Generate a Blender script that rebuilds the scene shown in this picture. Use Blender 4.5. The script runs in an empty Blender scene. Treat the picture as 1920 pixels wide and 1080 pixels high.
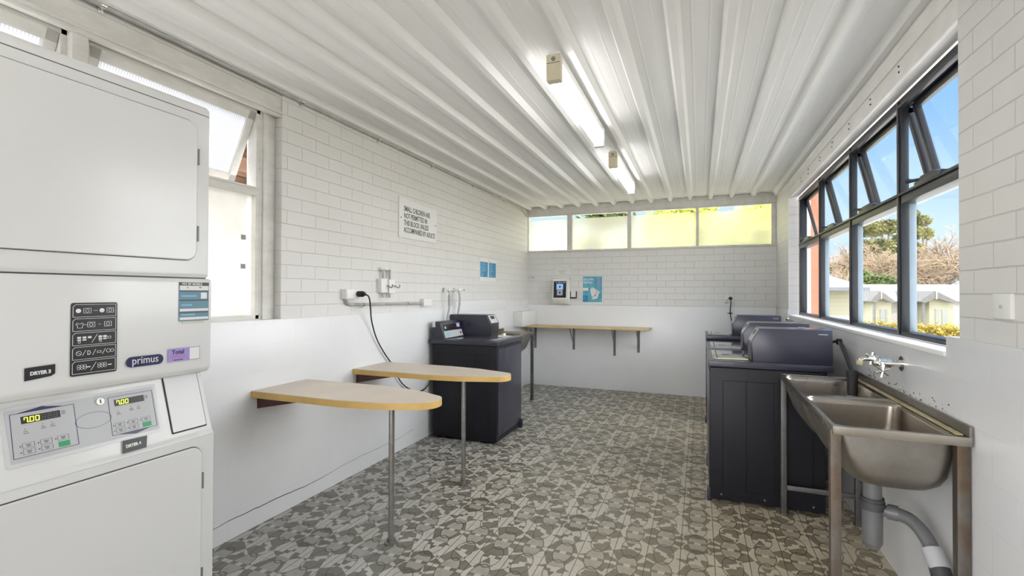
import bpy, bmesh, math, random
from mathutils import Vector, Matrix
random.seed(7)
C = bpy.context.scene.collection
PI = math.pi
CAMH = 1.375

# ------------------------------------------------------------------ camera
cam_data = bpy.data.cameras.new('camera'); cam = bpy.data.objects.new('camera', cam_data); C.objects.link(cam)
cam_data.sensor_width = 36.0; cam_data.lens = 899.5/1920*36.0; cam_data.clip_start = .02; cam_data.clip_end = 600
yaw, pitch, roll = math.radians(21.354), math.radians(.575), math.radians(.205)
cy_, sy_ = math.cos(yaw), math.sin(yaw)
FWD = Vector((-sy_*math.cos(pitch), cy_*math.cos(pitch), math.sin(pitch)))
_r = Vector((cy_, sy_, 0)); _u = _r.cross(FWD)
RIGHT = _r*math.cos(roll) + _u*math.sin(roll); UP = RIGHT.cross(FWD)
cam.matrix_world = Matrix(((RIGHT.x, UP.x, -FWD.x, 0), (RIGHT.y, UP.y, -FWD.y, 0), (RIGHT.z, UP.z, -FWD.z, CAMH), (0, 0, 0, 1)))
bpy.context.scene.camera = cam

# ------------------------------------------------------------------ colour management
vs = bpy.context.scene.view_settings
vs.view_transform = 'Standard'; vs.look = 'None'; vs.exposure = 0.95; vs.gamma = 1.0; vs.use_curve_mapping = False

# ------------------------------------------------------------------ sky: blue, whiter towards the horizon, plus bright fill areas added left and right
SUN_DIR = Vector((-.30, -.72, .78)).normalized()
world = bpy.data.worlds.new('sky'); bpy.context.scene.world = world; world.use_nodes = True
wt = world.node_tree; wt.nodes.clear()
def wn(t, **k):
    n = wt.nodes.new(t)
    for a, b in k.items(): setattr(n, a, b)
    return n
tc = wn('ShaderNodeTexCoord'); sep = wn('ShaderNodeSeparateXYZ'); wt.links.new(tc.outputs['Generated'], sep.inputs[0])
ramp = wn('ShaderNodeValToRGB'); wt.links.new(sep.outputs['Z'], ramp.inputs[0])
cr = ramp.color_ramp
cr.elements[0].position = 0.0; cr.elements[0].color = (.50, .57, .66, 1)
cr.elements[1].position = .55; cr.elements[1].color = (.11, .27, .60, 1)
e = cr.elements.new(.16); e.color = (.33, .46, .63, 1)
e = cr.elements.new(.30); e.color = (.18, .345, .62, 1)
vdot = wn('ShaderNodeVectorMath', operation='DOT_PRODUCT'); vdot.inputs[1].default_value = Vector((-.90, -.38, .30)).normalized()
wt.links.new(tc.outputs['Generated'], vdot.inputs[0])
ramp2 = wn('ShaderNodeValToRGB'); wt.links.new(vdot.outputs['Value'], ramp2.inputs[0])
ramp2.color_ramp.elements[0].position = 0.15; ramp2.color_ramp.elements[0].color = (0, 0, 0, 1)
ramp2.color_ramp.elements[1].position = .75; ramp2.color_ramp.elements[1].color = (1, 1, 1, 1)
glow = wn('ShaderNodeMix', data_type='RGBA', blend_type='MIX')  # bright sky added to the left, whitening the left windows and filling the room
wt.links.new(ramp2.outputs[0], glow.inputs[0]); wt.links.new(ramp.outputs[0], glow.inputs[6]); glow.inputs[7].default_value = (5.3, 5.3, 5.4, 1)
vdot2 = wn('ShaderNodeVectorMath', operation='DOT_PRODUCT'); vdot2.inputs[1].default_value = Vector((.98, .0, .20)).normalized()   # bright sky added on the unseen right side, to light the left wall
wt.links.new(tc.outputs['Generated'], vdot2.inputs[0]); ramp3 = wn('ShaderNodeValToRGB'); wt.links.new(vdot2.outputs['Value'], ramp3.inputs[0])
ramp3.color_ramp.elements[0].position = .48; ramp3.color_ramp.elements[0].color = (0, 0, 0, 1); ramp3.color_ramp.elements[1].position = .74; ramp3.color_ramp.elements[1].color = (1, 1, 1, 1)
glow2 = wn('ShaderNodeMix', data_type='RGBA', blend_type='MIX'); wt.links.new(ramp3.outputs[0], glow2.inputs[0]); wt.links.new(glow.outputs[2], glow2.inputs[6]); glow2.inputs[7].default_value = (4.6, 4.5, 4.6, 1)
bg = wn('ShaderNodeBackground'); bg.inputs['Strength'].default_value = 1.0
wt.links.new(glow2.outputs[2], bg.inputs[0]); wo = wn('ShaderNodeOutputWorld'); wt.links.new(bg.outputs[0], wo.inputs[0])
sun_data = bpy.data.lights.new('sun', 'SUN'); sun_data.energy = 1.6; sun_data.angle = .01; sun_data.color = (1, .95, .86)
sun = bpy.data.objects.new('sun', sun_data); C.objects.link(sun)
sun.rotation_euler = SUN_DIR.to_track_quat('Z', 'Y').to_euler(); sun.location = (-6, -10, 12)

# ------------------------------------------------------------------ node helpers
class Mat:
    def __init__(s, name):
        s.m = bpy.data.materials.new(name); s.m.use_nodes = True; s.t = s.m.node_tree
        s.b = s.t.nodes['Principled BSDF']; s.o = s.t.nodes['Material Output']
    def n(s, t, **k):
        n = s.t.nodes.new(t)
        for a, b in k.items(): setattr(n, a, b)
        return n
    def l(s, a, b): s.t.links.new(a, b)
    def coord(s, kind='Object'): return s.n('ShaderNodeTexCoord').outputs[kind]
    def world(s): return s.n('ShaderNodeNewGeometry').outputs['Position']
    def noise(s, vec, scale, detail=3, rough=.5):
        n = s.n('ShaderNodeTexNoise'); n.inputs['Scale'].default_value = scale; n.inputs['Detail'].default_value = detail; n.inputs['Roughness'].default_value = rough
        s.l(vec, n.inputs['Vector']); return n.outputs['Fac']
    def ramp(s, v, stops):
        n = s.n('ShaderNodeValToRGB'); s.l(v, n.inputs[0]); r = n.color_ramp
        while len(r.elements) < len(stops): r.elements.new(.5)
        for e, (p, c) in zip(r.elements, stops):
            e.position = p; e.color = (c if len(c) == 4 else tuple(c)+(1,)) if isinstance(c, (tuple, list)) else (c, c, c, 1)
        return n.outputs[0]
    def mix(s, f, a, b, mode='MIX'):
        n = s.n('ShaderNodeMix', data_type='RGBA', blend_type=mode)
        for v, i in ((f, 0), (a, 6), (b, 7)):
            if hasattr(v, 'default_value') or hasattr(v, 'links'): s.l(v, n.inputs[i])
            else: n.inputs[i].default_value = v if i == 0 else tuple(v)+(1,)
        return n.outputs[2]
    def math(s, op, a, b=None, c=None, clamp=False):
        n = s.n('ShaderNodeMath', operation=op); n.use_clamp = clamp
        for i, v in enumerate((a, b, c)):
            if v is None: continue
            if isinstance(v, (int, float)): n.inputs[i].default_value = v
            else: s.l(v, n.inputs[i])
        return n.outputs[0]
    def bump(s, h, strength=.3, dist=.01):
        n = s.n('ShaderNodeBump'); n.inputs['Strength'].default_value = strength; n.inputs['Distance'].default_value = dist
        s.l(h, n.inputs['Height']); s.l(n.outputs[0], s.b.inputs['Normal'])
    def set(s, col=None, rough=None, metal=None, spec=None, coat=None):
        s.b.inputs['Coat Roughness'].default_value = .03
        if col is not None:
            if isinstance(col, tuple): s.b.inputs['Base Color'].default_value = col+(1,)
            else: s.l(col, s.b.inputs['Base Color'])
        if rough is not None:
            if isinstance(rough, (int, float)): s.b.inputs['Roughness'].default_value = rough
            else: s.l(rough, s.b.inputs['Roughness'])
        if metal is not None: s.b.inputs['Metallic'].default_value = metal
        if spec is not None: s.b.inputs['Specular IOR Level'].default_value = spec
        if coat is not None: s.b.inputs['Coat Weight'].default_value = coat
        return s.m

def plain(name, col, rough=.5, metal=0, var=.06, scale=6, spec=.5):
    """slightly mottled surface colour"""
    k = Mat(name); v = k.noise(k.coord(), scale, 4)
    c = k.ramp(v, [(.3, tuple(x*(1-var) for x in col)), (.7, tuple(min(1, x*(1+var)) for x in col))])
    return k.set(c, rough, metal, spec)

def swap(k, plane):
    """world position laid on a wall plane: returns (along, height, 0)"""
    p = k.world(); sp = k.n('ShaderNodeSeparateXYZ'); k.l(p, sp.inputs[0]); cb = k.n('ShaderNodeCombineXYZ')
    k.l(sp.outputs['Y' if plane == 'yz' else 'X'], cb.inputs[0]); k.l(sp.outputs['Z'], cb.inputs[1]); return cb.outputs[0]

def painted_brick(name, plane, col, off=0.0):
    k = Mat(name); v = swap(k, plane)
    mp = k.n('ShaderNodeMapping'); mp.inputs['Location'].default_value = (off, -1.207 % .086, 0); k.l(v, mp.inputs[0])
    # wobble so the courses are not ruler straight
    nz = k.n('ShaderNodeTexNoise'); nz.inputs['Scale'].default_value = 9; k.l(v, nz.inputs['Vector'])
    wob = k.n('ShaderNodeVectorMath', operation='MULTIPLY_ADD'); k.l(nz.outputs['Color'], wob.inputs[0]); wob.inputs[1].default_value = (.008, .006, 0); k.l(mp.outputs[0], wob.inputs[2])
    b = k.n('ShaderNodeTexBrick'); b.offset = .5; b.inputs['Scale'].default_value = 1
    b.inputs['Brick Width'].default_value = .243; b.inputs['Row Height'].default_value = .086; b.inputs['Mortar Size'].default_value = .0032
    b.inputs['Mortar Smooth'].default_value = .7
    b.inputs['Color1'].default_value = tuple(x*.985 for x in col)+(1,); b.inputs['Color2'].default_value = tuple(min(1, x*1.015) for x in col)+(1,)
    b.inputs['Mortar'].default_value = tuple(x*.84 for x in col)+(1,)  # joint tone holds the shading of the shallow recess, plus some grime
    k.l(wob.outputs[0], b.inputs['Vector'])
    big = k.noise(v, 1.4, 5, .6); c = k.mix(.35, b.outputs['Color'], k.ramp(big, [(.3, tuple(x*.90 for x in col)), (.7, tuple(min(1, x*1.05) for x in col))]))
    sc = k.noise(v, 55, 2); spots = k.math('GREATER_THAN', sc, .80)
    c = k.mix(k.math('MULTIPLY', spots, .5), c, (.25, .24, .22))
    fine = k.noise(v, 60, 4)
    h = k.math('ADD', k.math('MULTIPLY', b.outputs['Fac'], -1.0), k.math('MULTIPLY', fine, .18)); h = k.math('ADD', h, k.math('MULTIPLY', big, .3))
    k.bump(h, .6, .006)
    return k.set(c, .42)

def painted_block(name, plane, col):
    k = Mat(name); v = swap(k, plane); b = k.n('ShaderNodeTexBrick'); b.offset = .5
    b.inputs['Scale'].default_value = 1; b.inputs['Brick Width'].default_value = .31; b.inputs['Row Height'].default_value = .153; b.inputs['Mortar Size'].default_value = .0016
    b.inputs['Mortar Smooth'].default_value = .6
    b.inputs['Color1'].default_value = col+(1,); b.inputs['Color2'].default_value = col+(1,); b.inputs['Mortar'].default_value = tuple(x*.9 for x in col)+(1,)
    mp = k.n('ShaderNodeMapping'); mp.inputs['Location'].default_value = (.11, .015, 0); k.l(v, mp.inputs[0]); k.l(mp.outputs[0], b.inputs['Vector'])
    big = k.noise(v, 2.2, 5, .6)
    patch = k.math('GREATER_THAN', k.noise(v, 1.1, 1), .5)                 # joints filled with paint in places
    c = k.mix(k.math('MULTIPLY', patch, .6), b.outputs['Color'], col)
    c = k.mix(.5, c, k.ramp(big, [(.3, tuple(x*.95 for x in col)), (.7, tuple(min(1, x*1.03) for x in col))]))
    k.bump(k.math('ADD', k.math('MULTIPLY', b.outputs['Fac'], -.6), k.math('MULTIPLY', big, .4)), .25, .004)
    return k.set(c, .24)

def floor_mat():
    k = Mat('patterned_vinyl'); sp = k.n('ShaderNodeSeparateXYZ'); k.l(k.world(), sp.inputs[0]); X, Y = sp.outputs['X'], sp.outputs['Y']
    M = k.math
    sx, sy = .166, .178
    cu = M('FRACT', M('DIVIDE', M('ADD', X, .426+10*sx), sx)); cv = M('FRACT', M('DIVIDE', M('ADD', Y, -2.838+.089+20*sy), sy))
    dx = M('MULTIPLY', M('SUBTRACT', cu, .5), sx); ady = M('MULTIPLY', M('ABSOLUTE', M('SUBTRACT', cv, .5)), sy)
    ady2 = M('SUBTRACT', sy, ady)
    def ell(d): return M('SQRT', M('ADD', M('POWER', M('DIVIDE', dx, .050), 2), M('POWER', M('DIVIDE', d, .101), 2)))
    e1, e2 = ell(ady), ell(ady2)
    ln1 = M('LESS_THAN', M('ABSOLUTE', M('SUBTRACT', e1, 1)), .042); ln2 = M('LESS_THAN', M('ABSOLUTE', M('SUBTRACT', e2, 1)), .042)
    gx = M('LESS_THAN', M('ABSOLUTE', M('MULTIPLY', M('SUBTRACT', M('FRACT', M('ADD', cu, .5)), .5), sx)), .0022)
    gy = M('LESS_THAN', M('ABSOLUTE', M('MULTIPLY', M('SUBTRACT', M('FRACT', M('ADD', cv, .5)), .5), sy)), .0013)
    line = M('MAXIMUM', M('MAXIMUM', ln1, ln2), M('MAXIMUM', gx, M('MULTIPLY', gy, .6)))
    inside = M('MAXIMUM', M('LESS_THAN', e1, 1), M('LESS_THAN', e2, 1))
    # kaleidoscope of shards: mirrored coordinates cut by a cell pattern
    mx = M('PINGPONG', M('ADD', X, 5.0), sx*2); my = M('PINGPONG', M('ADD', Y, 5.0), sy*2)
    cb = k.n('ShaderNodeCombineXYZ'); k.l(mx, cb.inputs[0]); k.l(my, cb.inputs[1])
    vor = k.n('ShaderNodeTexVoronoi'); vor.inputs['Scale'].default_value = 9; vor.inputs['Randomness'].default_value = 1; k.l(cb.outputs[0], vor.inputs['Vector'])
    sc = k.n('ShaderNodeSeparateColor'); k.l(vor.outputs['Color'], sc.inputs[0])
    tone = sc.outputs[1]
    # triangular shards: three sets of slanted stripes crossed with each other
    def stripe(ax, ay, off, per): return M('GREATER_THAN', M('FRACT', M('ADD', M('DIVIDE', M('ADD', M('MULTIPLY', mx, ax), M('MULTIPLY', my, ay)), per), off)), .5)
    s1, s2, s3 = stripe(.92, .39, .13, .19), stripe(-.55, .83, .37, .23), stripe(.2, .98, .61, .31)
    def xor(a, b): return M('ABSOLUTE', M('SUBTRACT', a, b))
    shard = xor(xor(s1, s2), M('GREATER_THAN', sc.outputs[0], .72))
    band = M('LESS_THAN', M('ABSOLUTE', M('SUBTRACT', cv, .5)), .07); chk = M('GREATER_THAN', M('FRACT', M('MULTIPLY', cu, 2.5)), .5)
    val = xor(shard, M('MULTIPLY', inside, M('MULTIPLY', s3, .55)))
    val = M('ADD', M('MULTIPLY', val, M('SUBTRACT', 1, band)), M('MULTIPLY', chk, band))
    val = M('ADD', M('MULTIPLY', val, .82), M('MULTIPLY', tone, .18), clamp=True)
    big = k.noise(k.world(), .75, 4, .6)
    # greyer to the left: window sheen painted into the tiles; browner to the right
    grad = M('ADD', M('MULTIPLY', X, .45), M('ADD', M('MULTIPLY', M('SUBTRACT', big, .5), 1.0), .85), clamp=True)
    light = k.mix(grad, (.56, .56, .54), (.70, .61, .47)); dark = k.mix(grad, (.115, .115, .10), (.20, .165, .10))
    c = k.mix(val, light, dark)
    sp_n = k.noise(k.world(), 260, 2); c = k.mix(M('MULTIPLY', M('GREATER_THAN', sp_n, .56), .22), c, (.13, .11, .08))
    wear = k.noise(k.world(), 3.5, 5, .65); c = k.mix(M('MULTIPLY', wear, .15), c, (.34, .32, .27))
    c = k.mix(M('MULTIPLY', line, .78), c, (.085, .075, .05))
    k.bump(M('ADD', M('MULTIPLY', line, -.5), sp_n), .12, .003)
    return k.set(c, k.ramp(wear, [(.3, .38), (.7, .55)]), None, .45)

def ceiling_mat():
    k = Mat('painted_steel_sheet'); v = k.world(); mp = k.n('ShaderNodeMapping'); mp.inputs['Scale'].default_value = (6, .5, 6); k.l(v, mp.inputs[0])
    st = k.noise(mp.outputs[0], 1.5, 5, .6); fine = k.noise(v, 25, 3)
    c = k.ramp(st, [(.3, (.79, .79, .775)), (.7, (.85, .85, .835))])
    k.bump(k.math('ADD', st, k.math('MULTIPLY', fine, .15)), .05, .01)
    return k.set(c, .68, spec=.3)

def glass_clear(name='clear_glass', tint=(.97, .99, .985)):
    k = Mat(name); k.t.nodes.remove(k.b); tr = k.n('ShaderNodeBsdfTransparent'); tr.inputs[0].default_value = tint+(1,)
    gl = k.n('ShaderNodeBsdfGlossy'); gl.inputs['Roughness'].default_value = .03; fr = k.n('ShaderNodeFresnel'); fr.inputs[0].default_value = 1.45
    mx = k.n('ShaderNodeMixShader'); k.l(k.math('MULTIPLY', fr.outputs[0], .09), mx.inputs[0]); k.l(tr.outputs[0], mx.inputs[1]); k.l(gl.outputs[0], mx.inputs[2]); k.l(mx.outputs[0], k.o.inputs[0])
    return k.m

def glass_frosted(name, tint=(.93, .95, .90), rough=.45, trans=.55, reed=False):
    k = Mat(name); k.t.nodes.remove(k.b); rf = k.n('ShaderNodeBsdfRefraction'); rf.inputs[0].default_value = tint+(1,); rf.inputs['Roughness'].default_value = rough; rf.inputs['IOR'].default_value = 1.12
    tl = k.n('ShaderNodeBsdfTranslucent'); tl.inputs[0].default_value = tint+(1,)
    gl = k.n('ShaderNodeBsdfGlossy'); gl.inputs['Roughness'].default_value = .25
    mx = k.n('ShaderNodeMixShader'); mx.inputs[0].default_value = trans; k.l(rf.outputs[0], mx.inputs[1]); k.l(tl.outputs[0], mx.inputs[2])
    m2 = k.n('ShaderNodeMixShader'); m2.inputs[0].default_value = .05; k.l(mx.outputs[0], m2.inputs[1]); k.l(gl.outputs[0], m2.inputs[2]); k.l(m2.outputs[0], k.o.inputs[0])
    if not reed and tint[0] < .9:
        nz = k.noise(k.world(), 2.6, 3, .7); fn = k.noise(k.world(), 130, 2)
        cc = k.mix(k.math('MULTIPLY', k.math('ADD', nz, k.math('MULTIPLY', fn, .3)), .75, clamp=True), tint, tuple(x*.55 for x in tint)); k.l(cc, tl.inputs[0]); k.l(cc, rf.inputs[0])
    if reed:
        sp = k.n('ShaderNodeSeparateXYZ'); k.l(k.world(), sp.inputs[0])
        w = k.math('SINE', k.math('MULTIPLY', sp.outputs['Y'], 2*PI/.012)); bp = k.n('ShaderNodeBump'); bp.inputs['Distance'].default_value = .002; bp.inputs['Strength'].default_value = .9
        k.l(w, bp.inputs['Height']); k.l(bp.outputs[0], rf.inputs['Normal']); k.l(bp.outputs[0], gl.inputs['Normal'])
        cc = k.mix(k.math('GREATER_THAN', w, .3), tint, tuple(x*.80 for x in tint)); k.l(cc, tl.inputs[0])
    return k.m

def emit(name, col, strength):
    k = Mat(name); k.set(tuple(min(1, c) for c in col), .4); k.b.inputs['Emission Color'].default_value = col+(1,); k.b.inputs['Emission Strength'].default_value = strength; return k.m

def steel(name, col, rough, brown=None, amount=.5, scale=4, stretch=(1, 1, 1)):
    k = Mat(name); v = k.coord(); mp = k.n('ShaderNodeMapping'); mp.inputs['Scale'].default_value = stretch; k.l(v, mp.inputs[0]); nz = k.noise(mp.outputs[0], scale, 5, .65)
    if brown: c = k.ramp(nz, [(.5-amount*.3, col), (.5+amount*.35, brown)])
    else: c = k.ramp(nz, [(.3, tuple(x*.9 for x in col)), (.7, col)])
    k.bump(k.noise(v, 40, 2), .04, .002)
    return k.set(c, k.ramp(nz, [(.3, rough), (.7, min(1, rough+.15))]), 1.0)

M = {}
M['floor'] = floor_mat()
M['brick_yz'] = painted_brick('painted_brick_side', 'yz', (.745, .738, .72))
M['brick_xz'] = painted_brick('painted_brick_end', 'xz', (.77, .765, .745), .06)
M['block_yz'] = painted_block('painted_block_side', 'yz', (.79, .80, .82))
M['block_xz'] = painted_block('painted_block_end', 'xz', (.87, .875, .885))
M['ceiling'] = ceiling_mat()
M['paint'] = plain('white_gloss_paint', (.78, .77, .74), .35, var=.05, scale=9)
M['sill'] = plain('white_sill_paint', (.86, .86, .85), .3, var=.03)
def old_paint():
    k = Mat('chipped_white_paint'); v = k.coord(); mp = k.n('ShaderNodeMapping'); mp.inputs['Scale'].default_value = (3, 1, 3); k.l(v, mp.inputs[0])
    a = k.noise(mp.outputs[0], 3, 6, .7); ch = k.noise(v, 34, 4, .7)
    c = k.ramp(a, [(.3, (.62, .60, .56)), (.65, (.77, .76, .73))]); c = k.mix(k.math('MULTIPLY', k.math('GREATER_THAN', ch, .70), .6), c, (.30, .26, .21))
    k.bump(k.math('ADD', a, k.math('MULTIPLY', ch, .4)), .25, .004); return k.set(c, .5)
M['oldpaint'] = old_paint()
M['alum'] = plain('charcoal_aluminium', (.024, .026, .031), .32, .25, var=.1)
M['sheenalum'] = plain('aluminium_sky_sheen', (.26, .32, .38), .35, .2)  # pale tone paints the sky's reflection onto the charcoal frame
M['clear'] = glass_clear()
M['frost'] = glass_frosted('frosted_glass', (.92, .91, .82), .50, .25)
M['frost_l'] = glass_frosted('obscure_glass', (.88, .88, .84), .3, .35)
M['reed'] = glass_frosted('reeded_glass', (.50, .51, .52), .25, .85, reed=True)
M['lampdiff'] = emit('lamp_diffuser', (1, .985, .97), 3.0)
M['cream'] = plain('aged_cream_plastic', (.62, .57, .42), .4)
M['white'] = plain('white_plastic', (.82, .82, .80), .35, var=.02)
M['enamel'] = plain('white_enamel', (.74, .745, .74), .22, var=.02, scale=2)
M['enamel2'] = plain('white_enamel_grey', (.66, .67, .67), .25, var=.02, scale=2)
M['seam'] = plain('seam_shadow_gap', (.10, .10, .10), .6)
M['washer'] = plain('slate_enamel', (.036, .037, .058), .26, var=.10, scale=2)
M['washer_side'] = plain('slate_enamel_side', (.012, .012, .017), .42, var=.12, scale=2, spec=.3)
M['deck'] = plain('slate_gloss_deck', (.085, .088, .115), .16, var=.05, scale=2); M['deck'].node_tree.nodes['Principled BSDF'].inputs['Coat Weight'].default_value = 1
M['black'] = plain('black_plastic', (.012, .012, .014), .35)
M['rubber'] = plain('black_rubber', (.02, .02, .022), .6)
M['chrome'] = plain('chrome', (.80, .79, .76), .12, 1.0, var=.05, scale=30)
M['tube'] = steel('dull_steel_tube', (.42, .42, .42), .3, (.30, .28, .26), .6, 12)
M['galv'] = steel('galvanised_steel', (.20, .20, .205), .5, (.14, .13, .115), .6, 8)
M['rust'] = steel('rusty_steel', (.22, .215, .205), .55, (.17, .10, .05), .55, 7, (1, 1, .5))
M['stainless'] = steel('stainless_steel', (.46, .44, .41), .22, (.30, .25, .19), .8, 2.2)
M['stain_out'] = steel('stainless_dull', (.42, .41, .39), .36, (.22, .195, .165), .8, 3)
M['limescale'] = plain('yellowed_sealant', (.50, .44, .26), .5, var=.3, scale=20)
M['laminate'] = plain('beige_laminate', (.66, .58, .49), .4, var=.05, scale=5)
M['edging'] = plain('yellow_edging', (.72, .47, .16), .4, var=.12, scale=7)
M['shelf'] = plain('pale_timber_shelf', (.62, .52, .36), .45, var=.1, scale=4)
M['bracket'] = plain('maroon_bracket', (.09, .035, .03), .5)
M['greybracket'] = plain('grey_bracket', (.22, .23, .23), .5, .3)
M['pvc'] = plain('grey_pvc', (.17, .175, .18), .4, var=.12, scale=9)
M['pvcdark'] = plain('dark_pvc', (.07, .07, .075), .45, var=.3, scale=14)
M['conduit'] = plain('grey_conduit', (.45, .45, .44), .35, .2, var=.2, scale=8)
M['paper'] = plain('white_paper', (.80, .80, .79), .6, var=.02)
M['blue'] = plain('blue_print', (.04, .26, .48), .5, var=.3, scale=30)
M['cyan'] = plain('cyan_print', (.12, .42, .55), .5, var=.25, scale=14)
M['paleblue'] = plain('pale_blue_print', (.28, .55, .72), .5)
M['steelblue'] = plain('steel_blue_print', (.14, .27, .36), .5)
M['inkgrey'] = plain('grey_ink', (.10, .10, .10), .6)
M['lightgrey'] = plain('light_grey_plastic', (.52, .53, .55), .4, var=.02)
M['navy'] = plain('navy_badge', (.012, .015, .09), .3)
M['lilac'] = plain('lilac_sticker', (.36, .28, .62), .5)
M['pink'] = plain('red_print', (.55, .1, .15), .5)
M['green'] = plain('green_button', (.02, .36, .14), .4)
M['digit'] = emit('lit_digits', (.75, .95, .05), 1.3)
M['screen'] = emit('lit_screen_blue', (.15, .3, .5), .6)
M['purpleglow'] = emit('lit_purple_sticker', (.35, .3, .6), .3)
M['brushed'] = plain('brushed_cover', (.66, .66, .60), .3, .35, var=.06, scale=10)
M['darkgap'] = plain('dark_gap', (.03, .03, .03), .7)
M['stainblk'] = plain('mould_spots', (.05, .045, .03), .8)
M['cable'] = plain('black_cable', (.01, .01, .012), .45)
# outside
def ob(name, col, mort, bw=.24, rh=.086):
    k = Mat(name); v = swap(k, 'xz'); b = k.n('ShaderNodeTexBrick'); b.inputs['Scale'].default_value = 1; b.inputs['Brick Width'].default_value = bw; b.inputs['Row Height'].default_value = rh; b.inputs['Mortar Size'].default_value = .004
    b.inputs['Color1'].default_value = col+(1,); b.inputs['Color2'].default_value = tuple(x*.9 for x in col)+(1,); b.inputs['Mortar'].default_value = mort+(1,); k.l(v, b.inputs['Vector']); return k.set(b.outputs['Color'], .8)
M['orangebrick'] = ob('salmon_brick', (.46, .17, .10), (.34, .19, .14), .24, .17)
M['creamwall_and_glare'] = plain('cream_render_and_glare', (.46, .42, .34), .8)  # neighbour's render; on the brick wing it paints sun glare
def siding(name, col, pitch):
    k = Mat(name); sp = k.n('ShaderNodeSeparateXYZ'); k.l(k.world(), sp.inputs[0]); f = k.math('FRACT', k.math('DIVIDE', sp.outputs['Z'], pitch))
    c = k.mix(k.math('LESS_THAN', f, .09), col, tuple(x*.75 for x in col)); k.bump(f, .5, .02); return k.set(c, .6)
M['siding'] = siding('cream_weatherboard', (.25, .235, .165), .17)
M['siding_w'] = siding('white_weatherboard', (.44, .43, .40), .17)
M['cabinroof'] = plain('pale_metal_roof', (.26, .32, .38), .4, var=.05, scale=.6)
M['greyroof'] = plain('grey_green_metal_roof', (.22, .30, .30), .8, var=.05, scale=.6)
M['gable'] = plain('grey_gable_shingle', (.10, .095, .09), .7, var=.2)
M['gutter'] = plain('dark_gutter', (.10, .11, .13), .5)
M['outwin'] = plain('dim_window_glass', (.18, .19, .18), .15)
M['grass'] = plain('dry_lawn_and_gravel', (.42, .38, .29), .9, var=.3, scale=2)
M['paving'] = plain('pale_concrete_paving', (.68, .66, .62), .85, var=.12, scale=2)
M['bark'] = plain('grey_brown_bark', (.22, .165, .12), .9, var=.3, scale=3)
M['twig'] = plain('bare_brown_twigs', (.24, .175, .115), .9, var=.3, scale=1)
M['timber'] = plain('weathered_brown_timber', (.20, .12, .07), .8, var=.4, scale=6)
M['mauve'] = plain('mauve_painted_post', (.22, .19, .25), .6)
def leafmat(name, a, b, scale=2.0):
    k = Mat(name); r = k.n('ShaderNodeObjectInfo'); nz = k.noise(k.world(), scale, 3, .7); c = k.ramp(nz, [(.35, a), (.65, b)])
    k.set(c, .6); k.t.links.new(c, k.b.inputs['Base Color'])
    tl = k.n('ShaderNodeBsdfTranslucent'); k.l(c, tl.inputs[0]); mx = k.n('ShaderNodeMixShader'); mx.inputs[0].default_value = .35; k.l(k.b.outputs[0], mx.inputs[1]); k.l(tl.outputs[0], mx.inputs[2]); k.l(mx.outputs[0], k.o.inputs[0])
    return k.m
M['gum'] = leafmat('gum_leaves', (.10, .105, .04), (.26, .25, .09), .5)
M['bushleaf'] = leafmat('dark_bush_leaves', (.05, .08, .02), (.14, .18, .05), .6)
M['hedge'] = leafmat('golden_hedge_leaves', (.16, .11, .015), (.58, .46, .09), 3)
M['yellowleaf'] = leafmat('sunlit_yellow_leaves', (.40, .45, .06), (.80, .80, .22), 2)

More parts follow.
